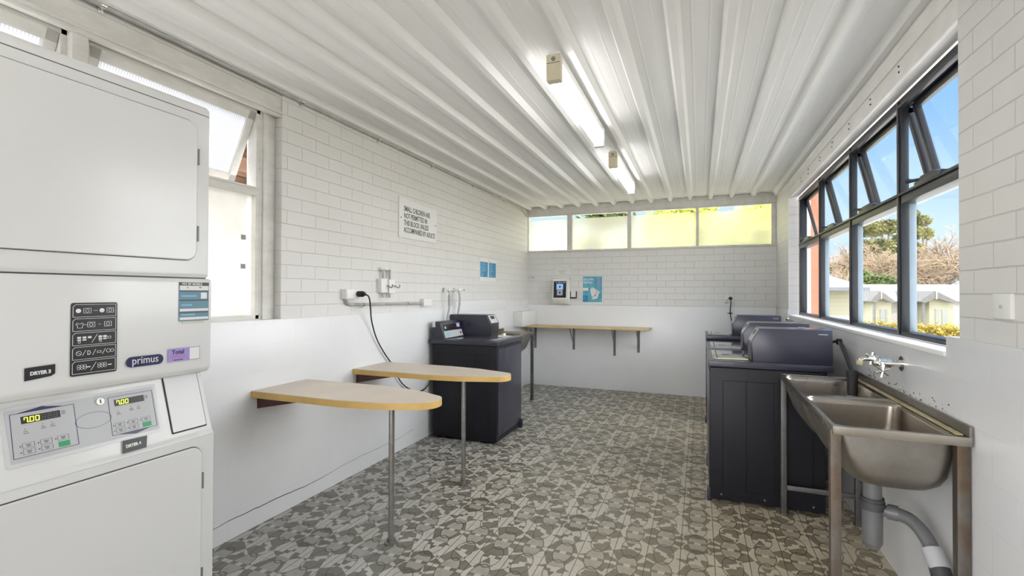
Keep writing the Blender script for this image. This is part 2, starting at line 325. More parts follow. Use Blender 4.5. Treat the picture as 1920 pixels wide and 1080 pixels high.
# ------------------------------------------------------------------ mesh helpers
def wloc(o):
    v = Vector((0, 0, 0))
    while o is not None: v += o.location; o = o.parent
    return v
class MB:
    def __init__(s): s.bm = bmesh.new()
    def poly(s, pts): return s.bm.faces.new([s.bm.verts.new(p) for p in pts])
    def box(s, x0, x1, y0, y1, z0, z1, bev=0, seg=2):
        b = bmesh.new(); v = [b.verts.new((x, y, z)) for x in (x0, x1) for y in (y0, y1) for z in (z0, z1)]
        for f in ((0, 1, 3, 2), (4, 6, 7, 5), (0, 4, 5, 1), (2, 3, 7, 6), (0, 2, 6, 4), (1, 5, 7, 3)): b.faces.new([v[i] for i in f])
        if bev: bmesh.ops.bevel(b, geom=b.edges[:], offset=bev, segments=seg, profile=.6, affect='EDGES')
        s.add(b); return s
    def add(s, b, mat=None):
        if mat is not None: bmesh.ops.transform(b, matrix=mat, verts=b.verts[:])
        me = bpy.data.meshes.new('t'); b.to_mesh(me); s.bm.from_mesh(me); bpy.data.meshes.remove(me); b.free()
    def prism(s, pts, axis, a, b_, bev=0):
        """2-D outline pts extruded along axis from a to b_. axis x: pts=(y,z); y: (x,z); z: (x,y)"""
        mk = {'x': lambda p, t: (t, p[0], p[1]), 'y': lambda p, t: (p[0], t, p[1]), 'z': lambda p, t: (p[0], p[1], t)}[axis]
        b = bmesh.new(); A = [b.verts.new(mk(p, a)) for p in pts]; B = [b.verts.new(mk(p, b_)) for p in pts]; n = len(pts)
        b.faces.new(A); b.faces.new(B[::-1])
        for i in range(n): b.faces.new((A[i], B[i], B[(i+1) % n], A[(i+1) % n]))
        bmesh.ops.recalc_face_normals(b, faces=b.faces[:])
        if bev: bmesh.ops.bevel(b, geom=b.edges[:], offset=bev, segments=2, profile=.6, affect='EDGES')
        s.add(b); return s
    def cyl(s, p0, p1, r, n=16, r2=None):
        p0, p1 = Vector(p0), Vector(p1); d = p1-p0; b = bmesh.new()
        bmesh.ops.create_cone(b, cap_ends=True, segments=n, radius1=r, radius2=r if r2 is None else r2, depth=d.length)
        s.add(b, Matrix.Translation((p0+p1)/2) @ d.to_track_quat('Z', 'Y').to_matrix().to_4x4()); return s
    def ball(s, p, r, n=12, sc=(1, 1, 1)):
        b = bmesh.new(); bmesh.ops.create_uvsphere(b, u_segments=n, v_segments=n//2+1, radius=r); s.add(b, Matrix.Translation(p) @ Matrix.Diagonal(Vector(sc+(1,)))); return s
    def tube(s, pts, r, n=10, caps=True, smooth=0):
        P = [Vector(p) for p in pts]
        for _ in range(smooth):
            Q = [P[0]]
            for a, b in zip(P, P[1:]): Q += [a*.75+b*.25, a*.25+b*.75]
            Q.append(P[-1]); P = Q
        R = r if isinstance(r, (list, tuple)) else [r]*len(P)
        if len(R) != len(P): R = [R[min(len(R)-1, int(i*len(R)/len(P)))] for i in range(len(P))]
        up = Vector((0, 0, 1)); prev = None; rings = []
        for i, p in enumerate(P):
            t = (P[min(i+1, len(P)-1)]-P[max(i-1, 0)]).normalized()
            a = (up if abs(t.z) < .95 else Vector((1, 0, 0))) if prev is None else prev
            u = (a-t*a.dot(t)).normalized(); prev = u; w = t.cross(u)
            rings.append([s.bm.verts.new(p+(u*math.cos(2*PI*k/n)+w*math.sin(2*PI*k/n))*R[i]) for k in range(n)])
        for a, b in zip(rings, rings[1:]):
            for k in range(n): s.bm.faces.new((a[k], a[(k+1) % n], b[(k+1) % n], b[k]))
        if caps: s.bm.faces.new(rings[0][::-1]); s.bm.faces.new(rings[-1])
        return s
    def loft(s, rings, cap0=False, cap1=False):
        R = [[s.bm.verts.new(p) for p in r] for r in rings]; n = len(R[0])
        for a, b in zip(R, R[1:]):
            for k in range(n): s.bm.faces.new((a[k], a[(k+1) % n], b[(k+1) % n], b[k]))
        if cap0: s.bm.faces.new(R[0][::-1])
        if cap1: s.bm.faces.new(R[-1])
        return s
    def build(s, name, mat, parent=None, smooth=True, recalc=True, thick=0):
        if recalc: bmesh.ops.recalc_face_normals(s.bm, faces=s.bm.faces[:])
        off = wloc(parent) if parent is not None else Vector((0, 0, 0))
        if parent is not None: bmesh.ops.translate(s.bm, verts=s.bm.verts[:], vec=-off)
        me = bpy.data.meshes.new(name); s.bm.to_mesh(me); s.bm.free()
        me.materials.append(M[mat] if isinstance(mat, str) else mat)
        if smooth:
            for p in me.polygons: p.use_smooth = True
            me.set_sharp_from_angle(angle=math.radians(32))
        o = bpy.data.objects.new(name, me); C.objects.link(o)
        if parent is not None: o.parent = parent
        if thick:
            md = o.modifiers.new('thickness', 'SOLIDIFY'); md.thickness = thick; md.offset = -1
        return o
def tag(o, label, cat, group=None, kind=None):
    o['label'] = label; o['category'] = cat
    if group: o['group'] = group
    if kind: o['kind'] = kind
    return o
def thing(name, loc, label, cat, group=None):
    o = bpy.data.objects.new(name, None); C.objects.link(o); o.location = loc; o.empty_display_size = .1
    return tag(o, label, cat, group)
def setting(name, loc=(0, 0, 0)):
    o = bpy.data.objects.new(name, None); C.objects.link(o); o.location = loc; o['kind'] = 'structure'; o.empty_display_size = .1; return o
def struct(o): o['kind'] = 'structure'; return o
def solo(mb, name, mat, base, label, cat, group=None, **k):
    """a thing that is one mesh, its origin at base"""
    bmesh.ops.translate(mb.bm, verts=mb.bm.verts[:], vec=-Vector(base)); o = mb.build(name, mat, **k); o.location = base; return tag(o, label, cat, group)
def dup_tree(o, parent=None):
    c = o.copy(); C.objects.link(c)
    if parent is not None: c.parent = parent
    for ch in list(o.children): dup_tree(ch, c)
    return c
def text(body, size, mat, parent, org, u, v, depth=.0006, name='lettering', align='LEFT', sx=1.0, bold=0.0):
    """flat lettering; u = reading direction, v = up; org = world point of the text origin"""
    cu = bpy.data.curves.new('t', 'FONT'); cu.body = body; cu.size = size; cu.extrude = depth; cu.align_x = align; cu.offset = bold; cu.resolution_u = 3
    o = bpy.data.objects.new('t', cu); C.objects.link(o); dg = bpy.context.evaluated_depsgraph_get(); dg.update()
    me = bpy.data.meshes.new_from_object(o.evaluated_get(dg)); bpy.data.objects.remove(o); bpy.data.curves.remove(cu)
    u, v = Vector(u).normalized(), Vector(v).normalized(); n = u.cross(v); org = Vector(org)-(wloc(parent) if parent else Vector((0, 0, 0)))
    me.transform(Matrix(((u.x*sx, v.x, n.x, org.x), (u.y*sx, v.y, n.y, org.y), (u.z*sx, v.z, n.z, org.z), (0, 0, 0, 1))))
    me.materials.clear(); me.materials.append(M[mat]); me.name = name
    o = bpy.data.objects.new(name, me); C.objects.link(o)
    if parent: o.parent = parent
    return o
class Face:
    """a flat face (origin, u, v, outward n) on which small plates and marks are laid"""
    def __init__(s, org, u, v): s.o = Vector(org); s.u = Vector(u).normalized(); s.v = Vector(v).normalized(); s.n = s.u.cross(s.v).normalized()
    def p(s, a, b, d=0): return s.o+s.u*a+s.v*b+s.n*d
    def slab(s, mb, pts, d0, d1):
        b = bmesh.new(); A = [b.verts.new(s.p(x, y, d0)) for x, y in pts]; B = [b.verts.new(s.p(x, y, d1)) for x, y in pts]; n = len(pts); b.faces.new(A); b.faces.new(B)
        for i in range(n): b.faces.new((A[i], B[i], B[(i+1) % n], A[(i+1) % n]))
        bmesh.ops.recalc_face_normals(b, faces=b.faces[:]); mb.add(b); return mb
    def rect(s, mb, a0, a1, b0, b1, d0, d1): return s.slab(mb, [(a0, b0), (a1, b0), (a1, b1), (a0, b1)], d0, d1)
    def line(s, mb, p, q, w, d0, d1):
        p, q = Vector(p), Vector(q); t = (q-p).normalized(); m = Vector((-t.y, t.x))*w/2
        return s.slab(mb, [tuple(p+m), tuple(p-m), tuple(q-m), tuple(q+m)], d0, d1)
    def outline(s, mb, pts, w, d0, d1, close=True):
        n = len(pts)
        for i in range(n if close else n-1): s.line(mb, pts[i], pts[(i+1) % n], w, d0, d1)
        return mb
def rrect(cx, cy, w, h, r, n=5):
    out = []
    for sx, sy, a0 in ((1, 1, 0), (-1, 1, 90), (-1, -1, 180), (1, -1, 270)):
        for k in range(n+1):
            a = math.radians(a0+90*k/n); out.append((cx+sx*(w/2-r)+r*math.cos(a), cy+sy*(h/2-r)+r*math.sin(a)))
    return out

# ================================================================== THE ROOM
YB, Y0 = 6.87, -1.6
floor = struct(MB().box(-2.56, 1.12, Y0-.1, YB+.13, -.12, 0).build('floor', 'floor'))

# ribbed steel ceiling: ribs every 252 mm running down the room
prof = [(-2.64, 2.662)]
xr = [.137+.2525*k for k in range(-10, 4)]
for x in xr:
    if x-.036 > prof[-1][0]:
        mid = x-.126
        for q in (mid-.045, mid+.035):
            if q-.008 > prof[-1][0]+.002: prof += [(q-.007, 2.662), (q-.003, 2.6605), (q+.003, 2.6605), (q+.007, 2.662)]
        prof += [(x-.036, 2.662), (x-.018, 2.621), (x+.018, 2.621), (x+.036, 2.662)]
prof += [(1.20, 2.662), (1.20, 2.70), (-2.64, 2.70)]
ceil = struct(MB().prism(prof, 'y', Y0-.3, YB+.35).build('ceiling', 'ceiling', smooth=False))

# left wall: painted brick over a smooth painted block dado, windows nearest the camera
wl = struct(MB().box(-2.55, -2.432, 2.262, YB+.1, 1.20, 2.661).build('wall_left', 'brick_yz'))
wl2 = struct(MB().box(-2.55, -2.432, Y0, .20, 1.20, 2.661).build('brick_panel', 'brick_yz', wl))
dd = MB().box(-2.62, -2.424, Y0, YB, 0, 1.207, .004).box(-2.55, -2.4235, 4.55, 6.02, 1.15, 1.283, .004)
struct(dd.build('dado', 'block_yz', wl))
cr_ = MB(); y = 1.45
rr = random.Random(3); zc = .112
while y < 3.72:
    y2 = y+rr.uniform(.03, .07); z2 = .112+.011*math.sin(y*2.1)+.006*math.sin(y*7)+rr.uniform(-.003, .003); w = .0022+.0028*max(0, math.sin(y*3.1+1))
    cr_.poly([(-2.4228, y, zc-w/2), (-2.4228, y2, z2-w/2), (-2.4228, y2, z2+w/2), (-2.4228, y, zc+w/2)]); y, zc = y2, z2
struct(cr_.build('mortar_crack', 'darkgap', wl, smooth=False))

# back wall
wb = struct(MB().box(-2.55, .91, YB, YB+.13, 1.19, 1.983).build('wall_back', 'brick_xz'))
struct(MB().box(-2.55, 1.12, YB-.008, YB+.13, 0, 1.20, .004).build('dado', 'block_xz', wb))
trim2 = MB().box(-2.432, 1.12, YB-.02, YB+.12, 2.537, 2.66, .003).box(-2.432, 1.12, YB-.028, YB-.018, 2.60, 2.622, .003)
struct(trim2.build('trim_2', 'oldpaint'))

# right wall
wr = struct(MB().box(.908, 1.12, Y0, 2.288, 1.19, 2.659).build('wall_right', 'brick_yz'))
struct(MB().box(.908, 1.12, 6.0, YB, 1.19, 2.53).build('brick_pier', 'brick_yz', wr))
dr = MB().prism([(Y0, 0), (YB-.008, 0), (YB-.008, 1.205), (5.99, 1.205), (5.99, 1.135), (2.377, 1.135), (2.377, 1.212), (Y0, 1.212)], 'x', .90, 1.12, .004)
struct(dr.build('dado', 'block_yz', wr))
t3 = MB().box(.915, 1.12, 2.289, YB, 2.53, 2.66, .004).box(.925, 1.0, 2.289, 6.05, 2.43, 2.54, .003).box(.912, .93, 2.289, 6.05, 2.420, 2.438, .003).box(.92, .932, 2.289, 6.05, 2.444, 2.449, .001)
t3.cyl((.93, 2.29, 2.60), (.93, YB-.02, 2.60), .022, 14)
struct(t3.build('trim_3', 'paint'))
for k in range(9):
    pass
nails = MB(); rr = random.Random(5)
for yy in [2.9+.42*i+rr.uniform(-.05, .05) for i in range(7)]:
    for zz in (2.475, 2.505): nails.cyl((.926, yy+rr.uniform(-.02, .02), zz+rr.uniform(-.01, .01)), (.9235, yy, zz), .004, 8)
struct(nails.build('trim_4', 'darkgap'))
sill = MB().box(.893, 1.005, 2.378, 5.99, 1.130, 1.151, .004); struct(sill.build('window_sill', 'sill', wr))

# front wall behind the camera; unseen wide doorway added to let fill light in
wf = MB().box(-2.55, -2.0, Y0-.1, Y0, 0, 2.66).box(-.1, 1.12, Y0-.1, Y0, 0, 2.66).box(-2.0, -.1, Y0-.1, Y0, 2.2, 2.66)
struct(wf.build('wall_front', 'block_xz'))

# timber wall plate above the left windows
tp = MB().box(-2.55, -2.44, Y0, 2.262, 2.492, 2.66, .003).box(-2.45, -2.432, Y0, 2.262, 2.585, 2.60, .003)
tp.box(-2.46, -2.428, .20, 2.262, 2.484, 2.502, .004).box(-2.47, -2.436, .20, 2.262, 2.466, 2.486, .004)
struct(tp.build('trim_1', 'oldpaint'))
fil = MB().box(-2.44, -2.405, Y0, YB-.02, 2.633, 2.66, .003); struct(fil.build('trim_5', 'oldpaint'))

# ---- window_1: charcoal aluminium window in the right wall: fixed panes under awning sashes that swing out
w1 = setting('window_1', (1.0, 4.2, 1.15))
FX0, FX1 = 1.0, 1.065
ms = [2.275, 3.155, 4.045, 4.985]
fr = MB().box(FX0, FX1, 5.89, 5.955, 1.152, 2.418, .003).box(FX0, FX1, 2.10, 5.955, 2.385, 2.42, .003).box(FX0, FX1, 2.10, 5.955, 1.152, 1.178, .003).box(FX0, FX1, 2.10, 2.14, 1.152, 2.418, .003)
fr.box(FX0-.006, FX0+.02, 2.10, 5.95, 2.372, 2.388, .002)
struct(fr.build('window_frame', 'alum', w1))
for y in ms:
    m = MB().box(FX0, FX0+.035, y-.027, y+.027, 1.16, 2.40, .003).box(FX0-.008, FX0+.01, y-.012, y+.012, 1.16, 2.41, .003); mo = struct(m.build('mullion', 'alum', w1))
    struct(MB().box(FX0+.036, FX0+.068, y-.022, y+.022, 1.16, 1.86, .002).build('outer_mullion_face', 'sheenalum', mo))  # outer half coloured as if catching sky light
tr = MB().box(FX0, FX1, 2.12, 5.90, 1.855, 1.905, .003).box(FX0-.012, FX0+.01, 2.12, 5.90, 1.898, 1.912, .002); tro = struct(tr.build('transom', 'alum', w1)); struct(MB().box(FX1+.001, FX1+.03, 2.12, 5.90, 1.858, 1.898, .002).build('outer_transom_face', 'sheenalum', tro))  # outer half pale: reflected light put into its colour
edges = [2.14]+[v for y in ms[1:] for v in (y-.027, y+.027)]+[5.89]
edges = [2.14, ms[0]-.027, ms[0]+.027, ms[1]-.027, ms[1]+.027, ms[2]-.027, ms[2]+.027, ms[3]-.027, ms[3]+.027, 5.89]
for i in range(1, 5):
    a, b = edges[2*i], edges[2*i+1]
    struct(MB().box(1.030, 1.036, a-.003, b+.003, 1.172, 1.862).build('fixed_pane', 'clear', w1, smooth=False))
    th = math.radians(13); ztop, L = 2.38, .475
    T = Matrix.Translation((1.045, 0, ztop)) @ Matrix.Rotation(-th, 4, 'Y')
    s = MB()
    for bx in ((0, .028, a+.004, a+.036, -L, 0), (0, .028, b-.036, b-.004, -L, 0), (0, .028, a+.004, b-.004, -.032, 0), (0, .028, a+.004, b-.004, -L, -L+.036)):
        s.box(*bx, bev=.003)
    bmesh.ops.transform(s.bm, matrix=T, verts=s.bm.verts[:])
    so = struct(s.build('window_sash', 'alum', w1))
    g = MB().box(.011, .017, a+.03, b-.03, -L+.03, -.028); bmesh.ops.transform(g.bm, matrix=T, verts=g.bm.verts[:]); struct(g.build('pane', 'clear', so, smooth=False))
    ym = (a+b)/2+.05
    h = MB().box(.985, 1.05, ym-.13, ym+.16, 1.903, 1.925, .006).prism([(ym-.10, 1.92), (ym+.14, 1.92), (ym+.10, 1.945), (ym-.04, 1.945)], 'x', .99, 1.03, .004)
    h.tube([(1.0, ym+.10, 1.93), (.985, ym+.17, 1.938), (.98, ym+.215, 1.945)], [.009, .008, .013], 8).tube([(1.03, ym, 1.93), (1.10, ym+.05, 1.925), (1.14, ym+.02, 1.925)], .006, 8)
    struct(h.build('window_winder', 'alum', w1))

# ---- window_2: high frosted lights in the back wall, open slot above the glass
w2 = setting('window_2', (-.76, YB, 1.985))
f = MB().box(-2.432, .91, YB-.012, YB+.06, 1.982, 2.008, .003).box(-2.432, .91, YB-.004, YB+.06, 2.520, 2.538, .002).box(.852, .908, YB-.006, YB+.06, 1.99, 2.53, .003).box(-2.432, -2.42, YB, YB+.06, 1.99, 2.53, .002)
struct(f.build('window_frame', 'oldpaint', w2))
bays = [(-2.42, -1.815), (-1.74, -.945), (-.893, -.045), (-.008, .852)]
for a, b in ((-1.815, -1.74), (-.945, -.893), (-.045, -.008)): struct(MB().box(a, b, YB-.008, YB+.06, 1.99, 2.53, .003).build('mullion', 'oldpaint', w2))
for a, b in bays: struct(MB().box(a-.003, b+.003, YB+.025, YB+.031, 2.0, 2.468).build('pane', 'frost', w2, smooth=False))

# ---- window_3 / window_4: old timber windows in the left wall, reeded awning sash over an obscure pane
def left_window(name, a, b):
    w = setting(name, (-2.5, (a+b)/2, 1.21)); X0, X1 = -2.56, -2.49
    f = MB().box(X0, X1, a, b, 1.205, 1.238, .003).box(X0, X1, a, b, 2.452, 2.492, .003).box(X0, X1, a, a+.03, 1.21, 2.49, .003).box(X0, X1, b-.03, b, 1.21, 2.49, .003)
    f.box(X0, X1+.004, a+.02, b-.02, 1.957, 2.0, .003).box(X0+.01, X1+.012, a+.02, b-.02, 1.995, 2.006, .002)
    pass
    struct(f.build('window_frame', 'oldpaint', w))
    struct(MB().box(-2.53, -2.525, a+.025, b-.025, 1.235, 1.96).build('fixed_pane', 'frost_l', w, smooth=False))
    th = math.radians(24); L = .44; T = Matrix.Translation((-2.488, 0, 2.456)) @ Matrix.Rotation(th, 4, 'Y'); s = MB(); a2, b2 = a+.032, b-.032
    for bx in ((-.03, 0, a2, a2+.045, -L, 0), (-.03, 0, b2-.045, b2, -L, 0), (-.03, 0, a2, b2, -.05, 0), (-.03, 0, a2, b2, -L, -L+.04)): s.box(*bx, bev=.003)
    bmesh.ops.transform(s.bm, matrix=T, verts=s.bm.verts[:]); so = struct(s.build('window_sash', 'oldpaint', w))
    g = MB().box(-.018, -.013, a2+.04, b2-.04, -L+.035, -.045); bmesh.ops.transform(g.bm, matrix=T, verts=g.bm.verts[:]); struct(g.build('pane', 'reed', so, smooth=False))
    return w
w3 = left_window('window_3', 1.245, 2.155)
ar = MB().box(-2.56, -2.487, 2.15, 2.262, 1.207, 2.49, .004).box(-2.50, -2.474, 2.165, 2.20, 1.207, 2.49, .004)
struct(ar.build('architrave', 'oldpaint', w3))
w4 = left_window('window_4', .24, 1.20)
struct(MB().box(-2.56, -2.452, 1.192, 1.252, 1.207, 2.49, .004).build('mullion', 'oldpaint', w4))
struct(MB().box(-2.56, -2.45, .19, .25, 1.207, 2.49, .004).build('mullion', 'oldpaint', w4))
for z in (1.70, 1.527): tag(solo(MB().box(-2.527, -2.5225, 2.055, 2.085, z-.014, z+.014), 'glass_bracket', 'greybracket', (-2.525, 2.07, z-.014), '', 'bracket', smooth=False), 'small grey square fixed on the obscure left window pane, %s of the pair' % ('upper' if z > 1.6 else 'lower'), 'bracket', 'grey squares on the left window')

LW = Face((-2.424, 0, 0), (0, 1, 0), (0, 0, 1))      # left dado / a = y, b = z
LB = Face((-2.432, 0, 0), (0, 1, 0), (0, 0, 1))      # left brick
BW = Face((0, YB, 0), (1, 0, 0), (0, 0, 1))          # back brick / a = x, b = z
RB = Face((.908, 0, 0), (0, -1, 0), (0, 0, 1))       # right brick / a = -y, b = z

# ================================================================== CEILING LAMPS
def lamp(y0, y1, label):
    x = -.70; t = thing('fluorescent_lamp', (x, (y0+y1)/2, 2.47), label, 'ceiling light', 'fluorescent battens under the ceiling ribs')
    MB().box(x-.030, x+.030, y0+.01, y1-.01, 2.565, 2.621, .004).build('housing', 'white', t)
    for a, b in ((y0, y0+.05), (y1-.05, y1)):
        e = MB().box(x-.038, x+.038, a, b, 2.468, 2.605, .006).build('end_cap', 'cream' if a == y0 else 'white', t)
        if a == y0: MB().cyl((x, a+.001, 2.578), (x, a-.003, 2.578), .011, 16).build('screw', 'greybracket', e); MB().box(x-.036, x+.036, a-.001, a+.002, 2.558, 2.560).build('joint_line', 'darkgap', e)
    sec = [(x-.036, 2.566), (x-.038, 2.52), (x-.030, 2.482), (x-.012, 2.472), (x+.012, 2.472), (x+.030, 2.482), (x+.038, 2.52), (x+.036, 2.566)]
    MB().prism(sec, 'y', y0+.045, y1-.045).build('diffuser', 'lampdiff', t)
    return t
lamp(2.36, 3.60, 'longer looking fluorescent batten with cream end cap, nearer the camera')
lamp(4.18, 5.42, 'fluorescent batten farther away, towards the back wall')
lamp(-.6, .64, 'unseen fluorescent batten near the doorway, added as fill light')  # added lamp, out of view, that brightens the room

# conduit along the top of the left wall
cd = thing('electrical_conduit', (-2.415, 2.5, 2.615), 'grey conduit run along the top of the left wall just under the ceiling ribs', 'pipe')
MB().tube([(-2.414, Y0+.05, 2.616), (-2.414, 6.30, 2.616), (-2.416, 6.55, 2.605), (-2.418, 6.72, 2.56), (-2.418, 6.80, 2.525)], .0125, 12).build('pipe', 'conduit', cd)
for y in (.35, 1.28, 2.40, 3.21, 4.04, 4.95, 5.9):
    c = MB().cyl((-2.414, y-.011, 2.616), (-2.414, y+.011, 2.616), .0155, 12).box(-2.43, -2.426, y-.010, y+.010, 2.585, 2.63, .001).cyl((-2.43, y, 2.592), (-2.421, y, 2.592), .005, 8)
    c.build('saddle_clip', 'chrome', cd)

# ================================================================== WALL THINGS, LEFT
t = thing('warning_sign', (-2.43, 3.82, 1.855), 'white board sign with black capitals about small children, on the brick wall', 'sign')
sg = MB(); LB.slab(sg, [(3.504, 1.855), (4.14, 1.860), (4.14, 2.182), (3.504, 2.205)], 0, .012); so = sg.build('board', 'paper', t)
for i, s_ in enumerate(('SMALL CHILDREN ARE', 'NOT PERMITTED IN', 'THIS BLOCK UNLESS', 'ACCOMPANIED BY ADULTS')):
    text(s_, .066, 'inkgrey', t, LB.p(3.575, 2.094-.062*i, .0125), (0, 1, -.012), (0, 0, 1), sx=(.66, .66, .67, .64)[i], bold=.0009)
for a in (3.53, 4.115): MB().cyl(LB.p(a, 2.03, .012), LB.p(a, 2.03, .0145), .006, 10).build('screw', 'inkgrey', t)

def notice(y0, label):
    t = thing('paper_notice', (-2.43, y0+.12, 1.53), label, 'poster', 'pair of blue notices on the left brick wall')
    LB.rect(MB(), y0, y0+.235, 1.515, 1.79, .001, .003).build('sheet', 'paper', t, smooth=False)
    k = MB(); LB.rect(k, y0+.012, y0+.225, 1.565, 1.748, .003, .0038); pr = k.build('blue_panel', 'blue', t, smooth=False)
    m = MB(); rr = random.Random(int(y0*100))
    for i in range(9): LB.rect(m, y0+.028, y0+.028+rr.uniform(.05, .16), 1.738-.019*i-.006, 1.738-.019*i, .0038, .0043)
    m.build('printed_lines', 'paleblue', pr, smooth=False)
notice(5.165, 'blue and white notice on the left brick wall, the nearer of the two')
notice(5.415, 'blue and white notice on the left brick wall, the farther of the two')

# power outlet with conduit, junction box, lead
t = thing('power_outlet', (-2.43, 2.87, 1.33), 'white surface power outlet with a black plug in it, on the left wall', 'outlet')
MB().box(-2.434, -2.385, 2.80, 2.955, 1.325, 1.400, .006).build('box', 'white', t)
MB().box(-2.385, -2.380, 2.806, 2.949, 1.331, 1.394, .002).build('face_plate', 'white', t)
c = MB().tube([(-2.41, 2.83, 1.33), (-2.41, 2.84, 1.30), (-2.41, 2.87, 1.285), (-2.41, 2.93, 1.283), (-2.41, 3.86, 1.272)], .011, 10, smooth=1)
t2 = solo(c, 'conduit_run', 'conduit', (-2.41, 3.3, 1.27), 'short grey conduit joining the outlet to the white junction box', 'pipe')
for y in (3.02, 3.62): MB().cyl((-2.41, y-.01, 1.281), (-2.41, y+.01, 1.281), .0145, 10).cyl((-2.424, y, 1.262), (-2.410, y, 1.262), .005, 8).build('saddle_clip', 'chrome', t2)
solo(MB().box(-2.434, -2.385, 3.86, 4.0, 1.247, 1.318, .006), 'junction_box', 'white', (-2.41, 3.93, 1.247), 'white square junction box at the end of the short conduit', 'box')
t = thing('power_lead', (-2.36, 2.93, 1.36), 'black power lead drooping from the outlet behind the far ironing board', 'cable')
MB().cyl((-2.379, 2.925, 1.362), (-2.335, 2.925, 1.362), .022, 16).cyl((-2.335, 2.925, 1.362), (-2.318, 2.93, 1.362), .015, 12).build('plug', 'cable', t)
MB().tube([(-2.322, 2.93, 1.362), (-2.30, 2.955, 1.345), (-2.34, 3.02, 1.25), (-2.38, 3.08, 1.159), (-2.40, 3.168, 1.006), (-2.40, 3.288, .865), (-2.40, 3.40, .76), (-2.40, 3.469, .647), (-2.40, 3.56, .56), (-2.39, 3.70, .487), (-2.39, 3.842, .463), (-2.39, 3.93, .485), (-2.40, 4.02, .55), (-2.405, 4.06, .62)], .0055, 8, smooth=2).build('cord', 'cable', t)

# isolating valve box with two pipes
t = thing('pipe_valve_box', (-2.42, 3.30, 1.33), 'white painted double valve box with short pipes above and below, on the left brick wall', 'valve')
MB().box(-2.432, -2.385, 3.215, 3.30, 1.372, 1.487, .006).box(-2.432, -2.38, 3.312, 3.395, 1.366, 1.482, .006).build('body', 'white', t)
for y in (3.262, 3.352):
    MB().cyl((-2.405, y, 1.33), (-2.405, y, 1.375), .010, 10).build('pipe', 'conduit', t); MB().cyl((-2.405, y, 1.48), (-2.405, y, 1.57), .010, 10).build('pipe', 'conduit', t)
MB().box(-2.432, -2.40, 3.235, 3.385, 1.560, 1.575, .003).build('bracket', 'white', t)
for y in (3.30, 3.40): MB().tube([(-2.378, y-.02, 1.432), (-2.36, y-.025, 1.425), (-2.352, y, 1.412), (-2.356, y+.025, 1.425), (-2.36, y+.028, 1.44)], .0045, 8).build('hook', 'greybracket', t)

# taps above the left washer
def wall_tap(y, label):
    t = thing('wall_tap', (-2.42, y, 1.39), label, 'tap', 'two washer taps on the left wall')
    MB().cyl((-2.432, y, 1.40), (-2.42, y, 1.40), .026, 16).cyl((-2.42, y, 1.40), (-2.355, y, 1.40), .012, 12).build('body', 'chrome', t)
    MB().cyl((-2.375, y, 1.40), (-2.345, y+.03, 1.412), .010, 10).box(-2.36, -2.30, y+.012, y+.024, 1.392, 1.412, .004).build('handle', 'chrome', t)
    MB().tube([(-2.365, y, 1.395), (-2.352, y+.004, 1.37), (-2.352, y+.012, 1.30), (-2.362, y+.01, 1.2), (-2.375, y-.01, 1.10), (-2.385, y-.02, 1.0), (-2.392, y-.02, .9)], .011, 10, smooth=2).build('hose', 'conduit', t)
wall_tap(4.285, 'chrome tap with a grey hose above the left washer, the nearer of two')
wall_tap(4.50, 'chrome tap with a grey hose above the left washer, the farther of two')
solo(MB().box(-2.432, -2.41, 4.395, 4.45, 1.24, 1.35, .003), 'pipe_cover', 'lightgrey', (-2.42, 4.42, 1.24), 'small light grey cover plate between the two washer tap hoses', 'cover')
solo(MB().box(-2.4235, -2.29, 6.26, YB-.01, .905, 1.115, .006), 'boxed_pipe_casing', 'paint', (-2.36, 6.56, .905), 'white boxed-in pipe casing on the back shelf in the left corner', 'box')

# ================================================================== IRONING BOARDS
def ironing_board(yc, hw, tip, label):
    t = thing('ironing_board', (-1.58, yc, 0), label, 'ironing board', 'wall-fixed laminate ironing boards')
    pts = [(-2.423, yc-hw), (-1.80, yc-hw), (-1.55, yc-hw*.84)]
    r = hw*.42; cx = tip-r
    for k in range(-62, 63, 12): a = math.radians(k); pts.append((cx+r*math.cos(a), yc+r*1.15*math.sin(a)))
    pts += [(-1.55, yc+hw*.84), (-1.80, yc+hw), (-2.423, yc+hw)]
    MB().prism(pts, 'z', .762, .797).build('edge_band', 'edging', t, smooth=True)
    MB().prism([(x-.001 if x > -2.4 else x, yc+(y-yc)*.992) for x, y in pts], 'z', .7972, .8002).build('board_top', 'laminate', t)
    MB().cyl((-1.58, yc-.03, .764), (-1.58, yc-.03, .01), .0155, 18).build('leg', 'tube', t)
    MB().cyl((-1.58, yc-.03, 0), (-1.58, yc-.03, .006), .036, 20).cyl((-1.58, yc-.03, .006), (-1.58, yc-.03, .03), .021, 18).build('floor_flange', 'tube', t)
    for y in (yc-hw+.045, yc+hw-.06):
        b = MB().prism([(-2.4225, .761), (-2.11, .761), (-2.11, .752), (-2.4225, .690)], 'y', y-.002, y+.002); b.box(-2.4225, -2.10, y-.002, y+.03, .757, .7612); b.box(-2.4235, -2.419, y-.002, y+.03, .69, .76); b.build('wall_bracket', 'bracket', t, smooth=False)
ironing_board(2.258, .212, -1.30, 'beige laminate ironing board with yellow edge, nearer the dryers')
ironing_board(3.125, .205, -1.235, 'beige laminate ironing board with yellow edge, beside the left washer')

